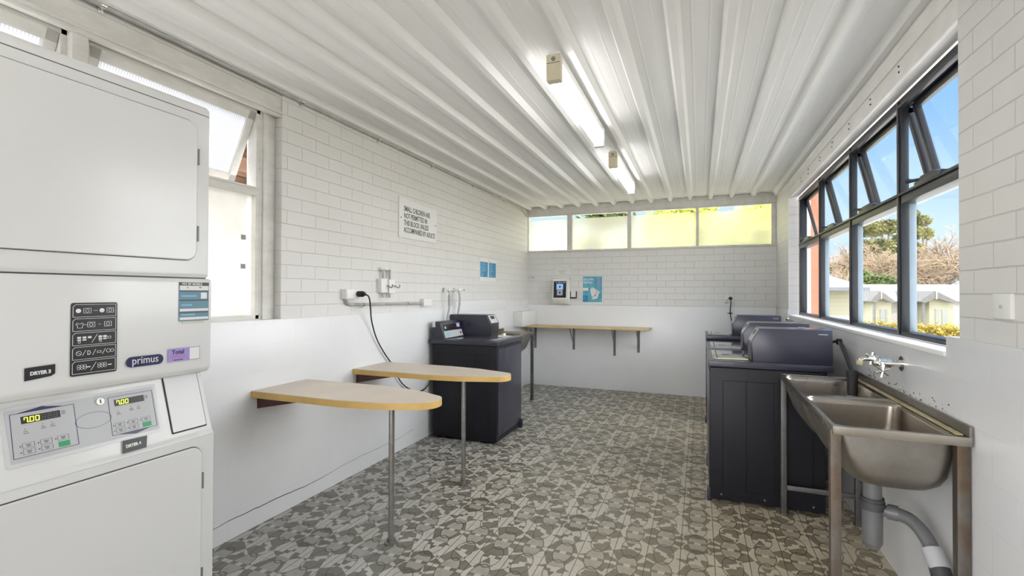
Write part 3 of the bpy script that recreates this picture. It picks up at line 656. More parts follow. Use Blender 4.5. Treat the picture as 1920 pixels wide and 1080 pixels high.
# ================================================================== WASHERS (front faces -x, origin at its near front floor corner)
def make_washer(label):
    t = thing('washing_machine', (0, 0, 0), label, 'washing machine', 'slate top-loading washers')
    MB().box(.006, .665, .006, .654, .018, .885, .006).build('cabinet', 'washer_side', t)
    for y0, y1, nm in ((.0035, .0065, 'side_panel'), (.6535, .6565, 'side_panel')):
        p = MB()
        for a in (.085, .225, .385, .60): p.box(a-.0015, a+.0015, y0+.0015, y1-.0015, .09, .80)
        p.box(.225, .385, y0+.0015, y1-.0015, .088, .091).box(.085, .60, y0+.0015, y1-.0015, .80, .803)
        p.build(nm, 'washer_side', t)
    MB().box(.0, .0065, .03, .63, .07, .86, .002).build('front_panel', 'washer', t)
    MB().box(-.004, .71, -.004, .664, .888, .932, .009, 3).build('deck', 'washer', t)
    lid = MB().box(.025, .46, .055, .60, .9325, .9365, .0018).build('lid', 'deck', t)
    MB().box(.05, .058, .10, .56, .9366, .9372).box(.09, .13, .285, .335, .9366, .9374).box(.13, .15, .30, .322, .9366, .9374).build('lid_latch', 'black', lid)
    for x in (.075, .33, .60):
        MB().cyl((x, .0065, .052), (x, .002, .052), .006, 10).build('screw', 'chrome', t)
    for x in (.06, .62):
        for y in (.06, .60): MB().cyl((x, y, 0), (x, y, .02), .022, 12).build('foot', 'rubber', t)
    MB().box(-.012, .012, .0, .05, .0, .085, .003).build('toe_bracket', 'washer', t)
    # control console at the back
    c = MB().prism([(.545, .930), (.598, 1.088), (.612, 1.098), (.672, 1.098), (.680, .930)], 'y', .245, .655, .004).build('control_console', 'washer', t)
    n = Vector((-(1.088-.930), 0, .598-.545)).normalized()   # outward normal of the sloped face
    F = Face(Vector((.545, .645, .930)), (0, -1, 0), (.598-.545, 0, 1.088-.930))
    if F.n.x > 0: F.n = -F.n
    F.rect(MB(), .02, .385, .012, .150, .0005, .003).build('control_panel', 'lightgrey', c, smooth=False)
    F.rect(MB(), .022, .383, .080, .148, .003, .0045).build('display_strip', 'black', c, smooth=False)
    F.rect(MB(), .30, .36, .105, .142, .0045, .0055).build('display', 'purpleglow', c, smooth=False)
    k = MB()
    for i in range(4):
        for j in range(2): F.rect(k, .045+.022*i, .060+.022*i, .025+.022*j, .040+.022*j, .003, .005)
    k.build('button', 'paleblue', c, smooth=False)
    F.rect(MB(), .335, .358, .035, .055, .003, .005).build('start_button', 'black', c, smooth=False)
    F.rect(MB(), .05, .08, .10, .125, .0045, .0055).build('emblem', 'paleblue', c, smooth=False)
    # tall coin meter case beside it
    m = MB().prism([(.265, .932), (.256, 1.060), (.305, 1.150), (.705, 1.150), (.708, .932)], 'y', .012, .238, .004).build('coin_meter_case', 'washer', t)
    G = Face((.256, .225, 1.060), (0, -1, 0), (.049, 0, .09))
    if G.n.x > 0: G.n = -G.n
    MB().box(.2535, .262, .022, .228, .945, 1.055, .002).build('coin_vault_door', 'black', m)
    G.rect(MB(), .02, .19, .006, .095, .001, .004).build('coin_slot_plate', 'lightgrey', m, smooth=False)
    G.rect(MB(), .06, .15, .05, .085, .004, .006).build('coin_slot', 'black', m, smooth=False)
    MB().box(.63, .68, .0105, .0125, 1.120, 1.1245, .0005).build('maker_plate', 'lightgrey', m)
    return t
wA = make_washer('slate washer on the right, nearest the sinks')
wB = dup_tree(wA); wC = dup_tree(wA); wD = dup_tree(wA)
wA.location = (.058, 3.46, 0); wB.location = (.062, 4.145, 0); wC.location = (.066, 5.50, 0); wD.location = (-1.70, 4.645, 0); wD.rotation_euler = (0, 0, PI)
wB['label'] = 'slate washer on the right, in the middle of the three'
wC['label'] = 'slate washer on the right, farthest, against the back wall'
wD['label'] = 'slate washer alone against the left wall, showing its control panel'
tagp = thing('hanging_tag', (-2.37, 4.0, 1.05), 'small white card tag stuck on the left washer console corner', 'tag')
MB().box(-2.372, -2.342, 3.9865, 3.9885, 1.045, 1.105).build('card', 'paper', tagp, smooth=False)

# drain hose hooking over into the sink, with supply hoses behind the right washers
t = thing('drain_hose', (.80, 3.43, .9), 'black drain hose with a thick hook end leaning into the far sink bowl', 'hose')
MB().tube([(.885, 3.86, 1.05), (.875, 3.78, 1.04), (.85, 3.55, .99), (.815, 3.27, .92)], .0105, 10, smooth=2).build('hose', 'cable', t)
MB().cyl((.812, 3.265, .935), (.806, 3.235, .80), .028, 16, r2=.024).build('hook_end', 'rubber', t)
t = thing('supply_hoses', (.86, 3.9, .9), 'black flexible supply hoses on the wall behind the near right washer', 'hose')
MB().tube([(.895, 3.86, 1.05), (.84, 3.86, 1.05), (.80, 3.84, 1.0), (.79, 3.80, .9), (.80, 3.80, .6)], .009, 8, smooth=2).cyl((.899, 3.86, 1.05), (.87, 3.86, 1.05), .02, 12).build('hose', 'cable', t)
t = thing('wall_tap', (.88, 5.6, 1.15), 'small brass tap on the right wall behind the farthest washer', 'tap')
MB().cyl((.899, 5.62, 1.10), (.84, 5.62, 1.10), .012, 10).ball((.84, 5.62, 1.115), .018).box(.825, .855, 5.59, 5.65, 1.14, 1.15, .003).build('body', 'chrome', t)

# ================================================================== SINKS (origin on the floor under the near front corner; front at x=0, wall at x=.425)
SL_, SD_, SZ = 1.28, .415, .868
def make_sink(label):
    t = thing('laundry_trough', (0, 0, 0), label, 'sink', 'stainless double laundry troughs')
    rim = MB()
    bw = (SL_-.05)/2
    for i, y0 in enumerate((0, SL_/2)):
        N = 10; cy2 = y0+SL_/4; cx2 = .2; W, D = .386, .570
        inner = rrect(cx2, cy2, W, D, .045, N)
        def outp(p):
            x0, x1, ya, yb = 0, SD_, y0, y0+SL_/2
            dx, dy = p[0]-cx2, p[1]-cy2; s = min(((x1-cx2)/dx if dx > 1e-6 else (x0-cx2)/dx if dx < -1e-6 else 1e9), ((yb-cy2)/dy if dy > 1e-6 else (ya-cy2)/dy if dy < -1e-6 else 1e9)); return (cx2+dx*s, cy2+dy*s)
        n = len(inner)
        outer = [outp(p) for p in inner]
        # snap the outer point of each corner's middle to the real corner
        for q in range(4):
            k = q*(N+1)+N//2; outer[k] = ((SD_, 0, 0, SD_)[q], (y0+SL_/2, y0+SL_/2, y0, y0)[q])
        rim.loft([[(x, y, SZ) for x, y in outer], [(x, y, SZ-.001) for x, y in rrect(cx2, cy2, W+.012, D+.012, .06, N)], [(x, y, SZ-.006) for x, y in inner]])
        rings = []
        for z, ins, r in ((SZ-.005, 0, .045), (SZ-.03, .002, .048), (SZ-.11, .006, .055), (SZ-.17, .012, .065), (SZ-.205, .024, .075), (SZ-.228, .045, .08), (SZ-.240, .075, .07), (SZ-.244, .12, .05)):
            sft = -.0 + .0*z
            # the front side slopes in more than the rest
            fr_ = max(0, (SZ-z-.03))*.24
            rings.append([(x, y, z) for x, y in rrect(cx2+fr_/2, cy2, W-2*ins-fr_, D-2*ins, r, N)])
        MB().loft(rings, cap1=True).build('bowl', 'stainless', t, thick=.0015, recalc=False)
        ob_ = [[(cx2+(x-cx2)*1.012, cy2+(y-cy2)*1.008, z-.003) for x, y, z in rg] for rg in rings]
        MB().loft(ob_, cap1=True).build('bowl_shell', 'stain_out', t)
        MB().cyl((cx2+.02, cy2, SZ-.254), (cx2+.02, cy2, SZ-.241), .035, 20).build('drain', 'chrome', t)
    rim.build('rim_top', 'stainless', t)
    s = MB().box(-.004, .004, -.004, SL_+.004, SZ-.030, SZ+.003, .003).box(-.004, SD_, -.004, .004, SZ-.030, SZ+.003, .003).box(-.004, SD_, SL_-.004, SL_+.004, SZ-.030, SZ+.003, .003)
    s.box(0, .010, 0, SL_, SZ, SZ+.004, .0015).build('rim_edge', 'stainless', t)
    MB().box(SD_-.008, SD_+.003, 0, SL_, SZ-.03, SZ+.040, .002).build('splash_upstand', 'stain_out', t)
    MB().box(SD_-.034, SD_-.012, .03, SL_-.01, SZ+.0005, SZ+.006, .002).build('sealant', 'limescale', t)
    for x, y, r, m in ((.008, .02, .0185, 'rust'), (.010, SL_-.03, .0165, 'galv'), (.398, .035, .020, 'rust'), (.398, SL_-.03, .0165, 'galv')):
        g = MB().box(x-r, x+r, y-r, y+r, .004, SZ-.012, .006, 2).box(x-r-.003, x+r+.003, y-r-.003, y+r+.003, 0, .012, .002); g.build('leg', m, t)
    MB().box(.02, .39, SL_-.036, SL_-.024, .155, .185, .002).build('brace', 'galv', t)
    return t
tr1 = make_sink('stainless double laundry trough on the right wall with two empty bowls')
tr2 = dup_tree(tr1)
tr1.location = (.478, 2.165, 0)
tr2.location = (-1.999, 5.87, 0); tr2.scale = (1, .94, 1); tr2.rotation_euler = (0, 0, PI); tr2['label'] = 'stainless laundry trough on the left wall, half hidden behind the left washer'
for o in tr2.children:
    if o.name.split('.')[0] == 'leg': o.data = o.data.copy(); o.data.materials[0] = M['galv']
# waste pipe of the right trough
wp = thing('waste_pipe', (.69, 2.5, 0), 'grey plastic bottle trap and waste pipe bending down under the right trough', 'pipe')
tx, ty = .69, 2.49
MB().cyl((tx, ty, .618), (tx, ty, .50), .034, 20).build('inlet', 'pvc', wp)
MB().cyl((tx, ty, .505), (tx, ty, .455), .043, 20).cyl((tx, ty, .49), (tx, ty, .47), .047, 12).build('collar', 'pvcdark', wp)
MB().cyl((tx, ty, .46), (tx, ty, .315), .037, 20).cyl((tx, ty, .315), (tx, ty, .29), .037, 20, r2=.026).build('bottle_trap', 'pvc', wp)
MB().cyl((tx+.03, ty, .455), (tx+.085, ty-.02, .455), .024, 16).cyl((tx+.05, ty-.008, .455), (tx+.085, ty-.02, .455), .031, 16).build('side_outlet', 'pvc', wp)
MB().tube([(tx+.08, ty-.02, .455), (tx+.12, ty-.05, .45), (tx+.145, ty-.11, .42), (tx+.155, ty-.17, .365)], .026, 16, smooth=2).build('upper_bend', 'pvc', wp)
MB().cyl((tx+.150, ty-.15, .385), (tx+.158, ty-.20, .335), .034, 18).build('coupling', 'lightgrey', wp)
MB().tube([(tx+.156, ty-.185, .35), (tx+.158, ty-.225, .30), (tx+.16, ty-.24, .24), (tx+.16, ty-.24, .10), (tx+.16, ty-.24, .005)], .033, 16, smooth=2).build('lower_bend', 'pvcdark', wp)

# twin tap over the right trough
t = thing('trough_tap', (.88, 2.80, 1.04), 'old chrome twin-handle trough tap sticking out of the right wall', 'tap')
yy, zz = 2.80, 1.045
MB().cyl((.90, yy, zz), (.892, yy, zz), .036, 20).cyl((.892, yy, zz), (.845, yy, zz), .017, 14).cyl((.85, yy, zz), (.80, yy, zz+.002), .022, 14).ball((.80, yy, zz), .024).build('body', 'chrome', t)
MB().tube([(.80, yy, zz+.008), (.775, yy-.002, zz+.016), (.745, yy-.005, zz+.018), (.730, yy-.006, zz+.012), (.726, yy-.006, zz-.004)], [.012, .011, .010, .010, .012], 12, smooth=1).build('spout', 'chrome', t)
MB().cyl((.726, yy-.006, zz+.008), (.724, yy-.006, zz-.012), .014, 12).build('spout_tip', 'limescale', t)
for dy, dz in ((.075, .01), (-.06, -.03)):
    h = MB().cyl((.815, yy, zz), (.80, yy+dy, zz+dz), .010, 10).ball((.80, yy+dy, zz+dz), .015)
    for a in range(0, 180, 60):
        c, s = math.cos(math.radians(a+20))*.03, math.sin(math.radians(a+20))*.03; h.cyl((.80-c, yy+dy*1.15, zz+dz-s), (.80+c, yy+dy*1.15, zz+dz+s), .0055, 8)
    h.build('handle', 'chrome', t)
st = MB(); rr = random.Random(11)
for i in range(60):
    y = 3.3-rr.random()**1.4*.95; z = .912+rr.random()**2*.035; r = rr.uniform(.0008, .0028)
    st.box(.8985, .8995, y-r*2, y+r*2, z-r, z+r)
struct(st.build('mould_spots', 'stainblk', wr, smooth=False))

# right wall switch
t = thing('light_switch', (.90, 2.0, 1.30), 'white switch plate on the right brick wall', 'switch')
MB().box(.897, .9085, 1.948, 2.048, 1.297, 1.378, .003).build('plate', 'white', t)
MB().cyl((.897, 1.995, 1.336), (.893, 1.995, 1.336), .006, 10).build('rocker', 'lightgrey', t)

# ================================================================== BACK WALL THINGS
t = thing('wall_shelf', (-1.5, 6.68, .88), 'long pale timber shelf on grey brackets along the back wall', 'shelf')
MB().box(-2.4225, -.615, 6.50, YB-.009, .882, .903, .003).build('shelf_board', 'shelf', t)
MB().box(-2.4225, -.615, 6.497, 6.4995, .884, .901).build('front_edge', 'edging', t)
for x in (-2.30, -1.71, -1.12, -.79):
    b = MB().box(x-.018, x+.018, YB-.014, YB-.0085, .55 if x != -1.12 else .49, .88, .001).box(x-.018, x+.018, 6.56, YB-.01, .876, .8815, .001)
    b.prism([(YB-.012, .60), (YB-.012, .63), (6.62, .88), (6.59, .88)], 'x', x-.003, x+.003); b.build('shelf_bracket', 'greybracket', t)

t = thing('payment_terminal', (-1.88, 6.82, 1.20), 'white wall payment terminal with a black upright screen', 'payment terminal')
MB().prism([(YB, 1.215), (6.79, 1.215), (6.745, 1.285), (6.775, 1.585), (YB, 1.60)], 'x', -2.005, -1.765, .008).build('casing', 'white', t)
F = Face((0, 6.745, 1.285), (1, 0, 0), (0, .03, .30))
sc_ = F.rect(MB(), -1.985, -1.80, .022, .262, .001, .006).build('screen', 'black', t, smooth=False)
F.rect(MB(), -1.935, -1.85, .055, .135, .006, .0075).build('lower_picture', 'lightgrey', sc_, smooth=False)
F.rect(MB(), -1.945, -1.845, .14, .225, .006, .0075).build('upper_picture', 'screen', sc_, smooth=False)
k = MB()
for b in (.095, .18): k.cyl(F.p(-1.893, b, .0075), F.p(-1.893, b, .009), .014, 14)
k.build('picture_dots', 'navy', sc_)
k = MB()
for i, w in enumerate((.02, .035, .025, .04)): F.rect(k, -1.955+.037*i, -1.955+.037*i+w*.75, .238, .248, .006, .007)
k.build('printed_line', 'paper', sc_, smooth=False)
MB().box(-1.93, -1.84, 6.762, 6.78, 1.222, 1.262, .004).build('receipt_slot', 'cream', t)
t = thing('card_reader', (-1.715, 6.85, 1.30), 'small white card reader in a black holder beside the payment terminal', 'card reader')
MB().box(-1.765, -1.668, 6.845, YB, 1.295, 1.315, .003).box(-1.765, -1.755, 6.845, YB, 1.295, 1.395, .003).box(-1.678, -1.668, 6.845, YB, 1.295, 1.40, .003).build('holder', 'black', t)
MB().box(-1.753, -1.680, 6.84, 6.862, 1.316, 1.405, .004).build('reader', 'white', t)
t = thing('wall_label', (-1.88, YB, 1.65), 'white strip label with two grey lines above the payment terminal', 'label')
BW.rect(MB(), -1.995, -1.755, 1.645, 1.725, .001, .003).build('strip', 'paper', t, smooth=False)
k = MB(); BW.rect(k, -1.945, -1.83, 1.695, 1.707, .003, .0036); BW.rect(k, -1.93, -1.845, 1.662, 1.674, .003, .0036); k.build('printed_lines', 'lightgrey', t, smooth=False)
t = thing('poster', (-1.44, YB, 1.22), 'blue and teal advertising poster with a tilted white box picture on the back wall', 'poster')
BW.rect(MB(), -1.592, -1.288, 1.21, 1.628, .001, .003).build('sheet', 'paper', t, smooth=False)
pp = BW.rect(MB(), -1.580, -1.300, 1.245, 1.616, .003, .0036).build('teal_ground', 'cyan', t, smooth=False)
BW.slab(MB(), [(-1.58, 1.245), (-1.50, 1.245), (-1.50, 1.34), (-1.58, 1.34)], .0036, .0041).build('blue_block', 'blue', pp, smooth=False)
BW.rect(MB(), -1.578, -1.50, 1.41, 1.452, .0036, .0042).build('white_strip', 'paper', pp, smooth=False)
BW.slab(MB(), [(-1.475, 1.42), (-1.445, 1.462), (-1.335, 1.395), (-1.37, 1.30), (-1.44, 1.285)], .0036, .0042).build('tilted_box', 'paper', pp, smooth=False)
k = MB(); rr = random.Random(2)
for i in range(12):
    x, z = rr.uniform(-1.44, -1.37), rr.uniform(1.31, 1.40); BW.rect(k, x, x+.012, z, z+.008, .0042, .0046)
k.build('box_marks', 'inkgrey', pp, smooth=False)
BW.rect(MB(), -1.375, -1.325, 1.50, 1.565, .0036, .0042).build('pink_patch', 'lilac', pp, smooth=False)
text('Shop the', .052, 'paper', pp, BW.p(-1.572, 1.560, .004), (1, 0, 0), (0, 0, 1), sx=.78, bold=.001)
text('Markets', .052, 'paper', pp, BW.p(-1.572, 1.515, .004), (1, 0, 0), (0, 0, 1), sx=.78, bold=.001)

t = thing('power_outlet', (.366, YB, 1.26), 'white wall outlet with a black plug above the farthest washer', 'outlet')
MB().box(.306, .420, 6.852, YB, 1.258, 1.355, .004).build('plate', 'white', t)
MB().box(.325, .342, 6.848, 6.853, 1.28, 1.30, .001).build('switch', 'lightgrey', t)
t = thing('power_lead', (.374, 6.85, 1.3), 'black lead with plug hanging from the back wall outlet to the washer', 'cable')
MB().cyl((.374, 6.852, 1.312), (.374, 6.81, 1.312), .023, 16).build('plug', 'cable', t)
MB().tube([(.374, 6.815, 1.31), (.378, 6.81, 1.26), (.370, 6.83, 1.17), (.372, 6.84, 1.10), (.385, 6.83, 1.03), (.41, 6.80, .97), (.44, 6.76, .9)], .0055, 8, smooth=2).build('cord', 'cable', t)
MB().ball((.371, 6.838, 1.12), .016, 10, (1, .5, .8)).box(.335, .405, 6.832, 6.842, 1.114, 1.124, .003).build('cord_clip', 'cable', t)
solo(MB().cyl((-2.335, YB, 1.61), (-2.335, YB-.03, 1.61), .010, 10).ball((-2.335, YB-.03, 1.61), .014), 'wall_hook', 'lightgrey', (-2.335, YB, 1.60), 'tiny pale knob hook on the back brick wall left of the terminal', 'hook')
solo(MB().box(-1.50, -1.488, YB-.0095, YB-.0078, .24, .243), 'wall_scuff', 'darkgap', (-1.5, YB-.009, .24), 'short dark scuff on the back wall below the shelf', 'mark') if False else None

# ================================================================== STACKED DRYER
DY0, DY1 = .56, 1.250
d = thing('stacked_tumble_dryer', (-2.03, .905, 0), 'white stacked tumble dryer pair with coin controls in the left foreground', 'tumble dryer')
MB().prism([(-2.40, .03), (-1.662, .03), (-1.662, .858), (-1.672, .872), (-1.735, 1.076), (-1.700, 1.082), (-1.684, 1.100), (-1.682, 1.412), (-1.690, 1.422), (-2.40, 1.422)], 'y', DY0, DY1, .007).build('lower_cabinet', 'enamel', d)
MB().prism([(-2.40, 1.428), (-1.702, 1.428), (-1.700, 1.434), (-1.700, 2.045), (-1.712, 2.060), (-2.40, 2.060)], 'y', DY0, DY1, .008).build('upper_cabinet', 'enamel', d)
MB().box(-2.39, -1.705, DY0+.01, DY1-.008, 1.420, 1.430).build('joint_gap', 'seam', d)
for x in (-2.33, -1.74):
    for y in (.62, 1.19): MB().cyl((x, y, 0), (x, y, .035), .022, 12).build('foot', 'rubber', d)
UF = Face((-1.700, 0, 0), (0, 1, 0), (0, 0, 1)); MF = Face((-1.682, 0, 0), (0, 1, 0), (0, 0, 1)); BF = Face((-1.662, 0, 0), (0, 1, 0), (0, 0, 1))
UF.rect(MB(), DY0+.004, DY1-.004, 2.022, 2.0245, -.002, .0008).build('top_seam', 'seam', d, smooth=False)
BF.rect(MB(), DY0+.004, DY1-.004, .8565, .8585, -.002, .0008).build('brow_seam', 'enamel2', d, smooth=False)
for F_, z0, z1, hz in ((UF, 1.487, 1.988, (1.865, 1.585)), (BF, .22, .828, (.70, .36))):
    cyc = (z0+z1)/2
    g = MB(); F_.slab(g, rrect(.905, cyc, .594, z1-z0+.004, .04, 6), -.002, .0006); g.build('door_gap', 'seam', d)
    dm = MB(); F_.slab(dm, rrect(.905, cyc, .588, z1-z0-.002, .037, 6), 0, .008); dm2 = dm.build('door', 'enamel', d)
    bv = dm2.modifiers.new('b', 'BEVEL'); bv.width = .003; bv.segments = 2; bv.limit_method = 'ANGLE'; bv.angle_limit = math.radians(60)
    for z in hz: MB().cyl((F_.o.x+.004, 1.2035, z-.028), (F_.o.x+.004, 1.2035, z+.028), .0045, 10).build('hinge', 'greybracket', dm2)
# mid fascia labels
def plate(F, pts, mat, nm, par, d0=.0005, d1=.0015): k = MB(); F.slab(k, pts, d0, d1); return k.build(nm, mat, par, smooth=False)
bl = plate(MF, rrect(.881, 1.235, .118, .213, .006, 3), 'black', 'instruction_label', d)
ic = MB()
for i in range(5):
    zt = 1.336-.0413*i; zb = zt-.036; a0, a1 = .827, .936
    MF.outline(ic, [(a0+.006, zt), (a1, zt), (a1, zb), (a0, zb), (a0, zt-.006)], .0011, .0015, .0020)
    zc2 = (zt+zb)/2
    def ring(x, z, r, w=.0010):
        pts = [(x+r*math.cos(q*PI/5), z+r*math.sin(q*PI/5)) for q in range(10)]; MF.outline(ic, pts, w, .0015, .0020)
    def boxo(x, z, w=.018, h=.014): MF.outline(ic, [(x-w/2, z-h/2), (x+w/2, z-h/2), (x+w/2, z+h/2), (x-w/2, z+h/2)], .0010, .0015, .0020)
    if i == 0:
        for x in (.840, .899): MF.slab(ic, [(x+.0065*math.cos(q*PI/6), zc2+.0065*math.sin(q*PI/6)) for q in range(12)], .0015, .0020)
        for x in (.862, .921): boxo(x, zc2); ring(x, zc2, .0045)
        MF.line(ic, (.877, zc2), (.888, zc2), .001, .0015, .002)
    if i == 1:
        MF.outline(ic, [(.837, zc2+.006), (.841, zc2+.003), (.845, zc2+.003), (.849, zc2+.006), (.854, zc2+.001), (.850, zc2-.001), (.850, zc2-.009), (.838, zc2-.009), (.838, zc2-.001), (.834, zc2+.001)], .001, .0015, .002)
        for x in (.872, .915): boxo(x, zc2); ring(x, zc2, .0045)
        for x in (.858, .893): MF.line(ic, (x-.003, zc2), (x+.004, zc2), .001, .0015, .002)
    if i == 2:
        for x in (.838, .851, .864, .891, .903): MF.rect(ic, x, x+.009, zc2+.001, zc2+.007, .0015, .002); MF.rect(ic, x, x+.009, zc2-.005, zc2-.001, .0015, .002) if x != .864 else None
        boxo(.919, zc2, .008, .006); ring(.843, zc2-.009, .003); ring(.896, zc2-.009, .003)
        MF.line(ic, (.874, zc2-.012), (.888, zc2+.012), .001, .0015, .002)
    if i == 3:
        ring(.842, zc2, .0065); MF.line(ic, (.838, zc2+.004), (.846, zc2-.004), .001, .0015, .002)
        for x in (.855, .880, .905): MF.line(ic, (x-.004, zc2-.008), (x+.004, zc2+.008), .001, .0015, .002)
        MF.outline(ic, [(.864, zc2-.006), (.869, zc2-.005), (.871, zc2), (.869, zc2+.005), (.864, zc2+.006)], .0014, .0015, .002)
        boxo(.893, zc2, .010, .005); ring(.917, zc2+.001, .0055); ring(.927, zc2+.001, .0045)
    if i == 4:
        for x in (.842, .850, .858, .893, .901, .909): ring(x, zc2+.004, .0035); ring(x, zc2-.003, .0035)
        for x in (.862, .917): MF.rect(ic, x-.001, x+.009, zc2-.002, zc2+.001, .0015, .002)
        MF.line(ic, (.872, zc2-.012), (.886, zc2+.012), .001, .0015, .002)
ic.build('pictograms', 'paper', bl, smooth=False)
d3 = plate(MF, [(.722, 1.133), (.779, 1.139), (.788, 1.145), (.788, 1.171), (.722, 1.168)], 'black', 'number_label', d)
text('DRYER 3', .0130, 'paper', d3, MF.p(.7335, 1.1475, .0018), (0, 1, .02), (0, 0, 1), sx=.90, bold=.0007, depth=.0003)
pr = plate(MF, rrect(1.022, 1.150, .112, .033, .0163, 8), 'navy', 'badge', d, .0005, .003)
text('primus', .034, 'paper', pr, MF.p(1.022, 1.1425, .0033), (0, 1, 0), (0, 0, 1), sx=.86, align='CENTER', depth=.0003)
tl_ = plate(MF, [(1.094, 1.134), (1.205, 1.134), (1.205, 1.179), (1.094, 1.179)], 'lilac', 'service_sticker', d)
plate(MF, [(1.168, 1.136), (1.203, 1.136), (1.203, 1.177), (1.168, 1.177)], 'paper', 'blank_square', tl_, .0015, .002)
text('Total', .020, 'navy', tl_, MF.p(1.106, 1.160, .0018), (0, 1, 0), (0, 0, 1), depth=.0002, bold=.0005)
k = MB(); MF.rect(k, 1.101, 1.155, 1.1535, 1.155, .0015, .002); MF.rect(k, 1.104, 1.152, 1.1475, 1.149, .0015, .002); k.build('red_lines', 'pink', tl_, smooth=False)
k = MB(); MF.rect(k, 1.112, 1.145, 1.1385, 1.141, .0015, .002); k.build('blue_line', 'navy', tl_, smooth=False)
pb = plate(MF, [(1.129, 1.271), (1.237, 1.271), (1.237, 1.408), (1.129, 1.408)], 'steelblue', 'payment_sticker', d)
plate(MF, [(1.129, 1.397), (1.237, 1.397), (1.237, 1.408), (1.129, 1.408)], 'inkgrey', 'heading_band', pb, .0015, .002)
text('PAY BY MOBILE', .0105, 'paper', pb, MF.p(1.1385, 1.3988, .0022), (0, 1, 0), (0, 0, 1), sx=1.0, depth=.0002, bold=.0003)
k = MB(); MF.rect(k, 1.131, 1.235, 1.380, 1.396, .0015, .002)
for z in (1.311, 1.281): MF.rect(k, 1.132, 1.235, z-.005, z+.004, .0015, .002)
MF.rect(k, 1.207, 1.229, 1.350, 1.372, .0015, .002); k.build('white_fields', 'paper', pb, smooth=False)
k = MB()
for z in (1.3745, 1.343, 1.3): MF.rect(k, 1.130, 1.236, z, z+.0035, .0015, .0022)
MF.rect(k, 1.157, 1.160, 1.387, 1.391, .002, .0026); MF.rect(k, 1.20, 1.208, 1.388, 1.391, .002, .0026); k.build('dark_bands', 'inkgrey', pb, smooth=False)
k = MB()
for z, a, b in ((1.357, 1.137, 1.190), (1.325, 1.137, 1.172), (1.291, 1.137, 1.185)):
    x = a
    while x < b: MF.rect(k, x, x+.004, z, z+.0055, .0015, .002); x += .0055
k.build('printed_words', 'paleblue', pb, smooth=False)
MF.rect(MB(), 1.140, 1.222, 1.263, 1.272, .0003, .001).build('tape_strip', 'cream', d, smooth=False)
d4 = plate(BF, [(.952, .868), (1.019, .868), (1.017, .902), (.950, .902)], 'black', 'number_label', d, .0005, .0018) if False else None
# sloping control fascia
PF = Face((-1.672, 0, .872), (0, 1, 0), (-.292, 0, .956))
cp = plate(PF, rrect(.885, .1175, .392, .160, .006, 3), 'enamel2', 'control_fascia', d, .0005, .003)
cp2 = plate(PF, rrect(.885, .1175, .372, .142, .004, 3), 'lightgrey', 'control_panel', d, .003, .0042)
def seg(k, x, z, h, w, segs, d0, d1):
    t = h*.13; P_ = {'a': ((0, h), (w, h)), 'b': ((w, h), (w, h/2)), 'c': ((w, h/2), (w, 0)), 'd': ((0, 0), (w, 0)), 'e': ((0, h/2), (0, 0)), 'f': ((0, h), (0, h/2)), 'g': ((0, h/2), (w, h/2))}
    for s_ in segs: a, b = P_[s_]; PF.line(k, (x+a[0]+a[1]*.08, z+a[1]), (x+b[0]+b[1]*.08, z+b[1]), t, d0, d1)
for x0, x1, pk, xl, gx in ((.707, .849, (.778, .187), .730, .802), (.936, 1.065, (.998, .049), .953, 1.022)):
    o = MB(); PF.outline(o, [(x0-.002, .059), (x1-.001, .059), (x1+.001, .177), (x0+.002, .177)], .0013, .0042, .0048)
    if pk[1] > .1: PF.slab(o, [(x0+.012, .177), (x1-.02, .177), (pk[0]+.012, .184), (pk[0], .187)], .0042, .0048)
    else: PF.slab(o, [(x0+.012, .059), (pk[0], .049), (pk[0]+.012, .051), (x1-.02, .059)], .0042, .0048)
    o.build('panel_outline', 'navy', cp2, smooth=False)
    lcd = PF.rect(MB(), xl, xl+.086, .147, .167, .0042, .005).build('display', 'black', cp2, smooth=False)
    k = MB(); seg(k, xl+.006, .1505, .0125, .007, 'fabc', .005, .0056); seg(k, xl+.0185, .1505, .0125, .0075, 'abcdef', .005, .0056); seg(k, xl+.0305, .1505, .0125, .0075, 'abcdef', .005, .0056); PF.rect(k, xl+.0145, xl+.0165, .1495, .1515, .005, .0056); k.build('digits', 'digit', lcd, smooth=False)
    k = MB()
    for q in range(3): seg(k, xl+.045+.0125*q, .1505, .0125, .0075, 'abcdefg', .005, .0054)
    k.build('unlit_digits', 'inkgrey', lcd, smooth=False)
    PF.rect(MB(), gx, gx+.026, .063, .078, .0042, .005).build('start_button', 'green', cp2, smooth=False)
    for ax, az in ((gx, .082), (gx-.038, .082), (gx-.076, .082), (gx-.038, .065), (gx-.076, .065)):
        k = MB(); PF.outline(k, [(ax, az), (ax+.025, az), (ax+.025, az+.013), (ax, az+.013)], .0007, .0042, .0047)
        PF.rect(k, ax+.007, ax+.018, az+.007, az+.009, .0042, .0047); PF.rect(k, ax+.009, ax+.016, az+.003, az+.005, .0042, .0047)
        PF.rect(k, ax-.006, ax-.003, az+.005, az+.008, .0042, .0047); k.build('button', 'inkgrey', cp2, smooth=False)
    k = MB()
    for ax, az in ((xl+.002, .125), (xl+.040, .130), (xl+.061, .130)):
        PF.rect(k, ax+.003, ax+.005, az+.006, az+.008, .0042, .0047); PF.rect(k, ax, ax+.009, az, az+.0015, .0042, .0047); PF.rect(k, ax-.001, ax+.011, az-.005, az-.0035, .0042, .0047)
    for q in range(4): PF.rect(k, xl+.089, xl+.098, .150+.003*q+.004, .1512+.003*q+.004, .0042, .0047)
    k.build('indicator_legend', 'inkgrey', cp2, smooth=False)
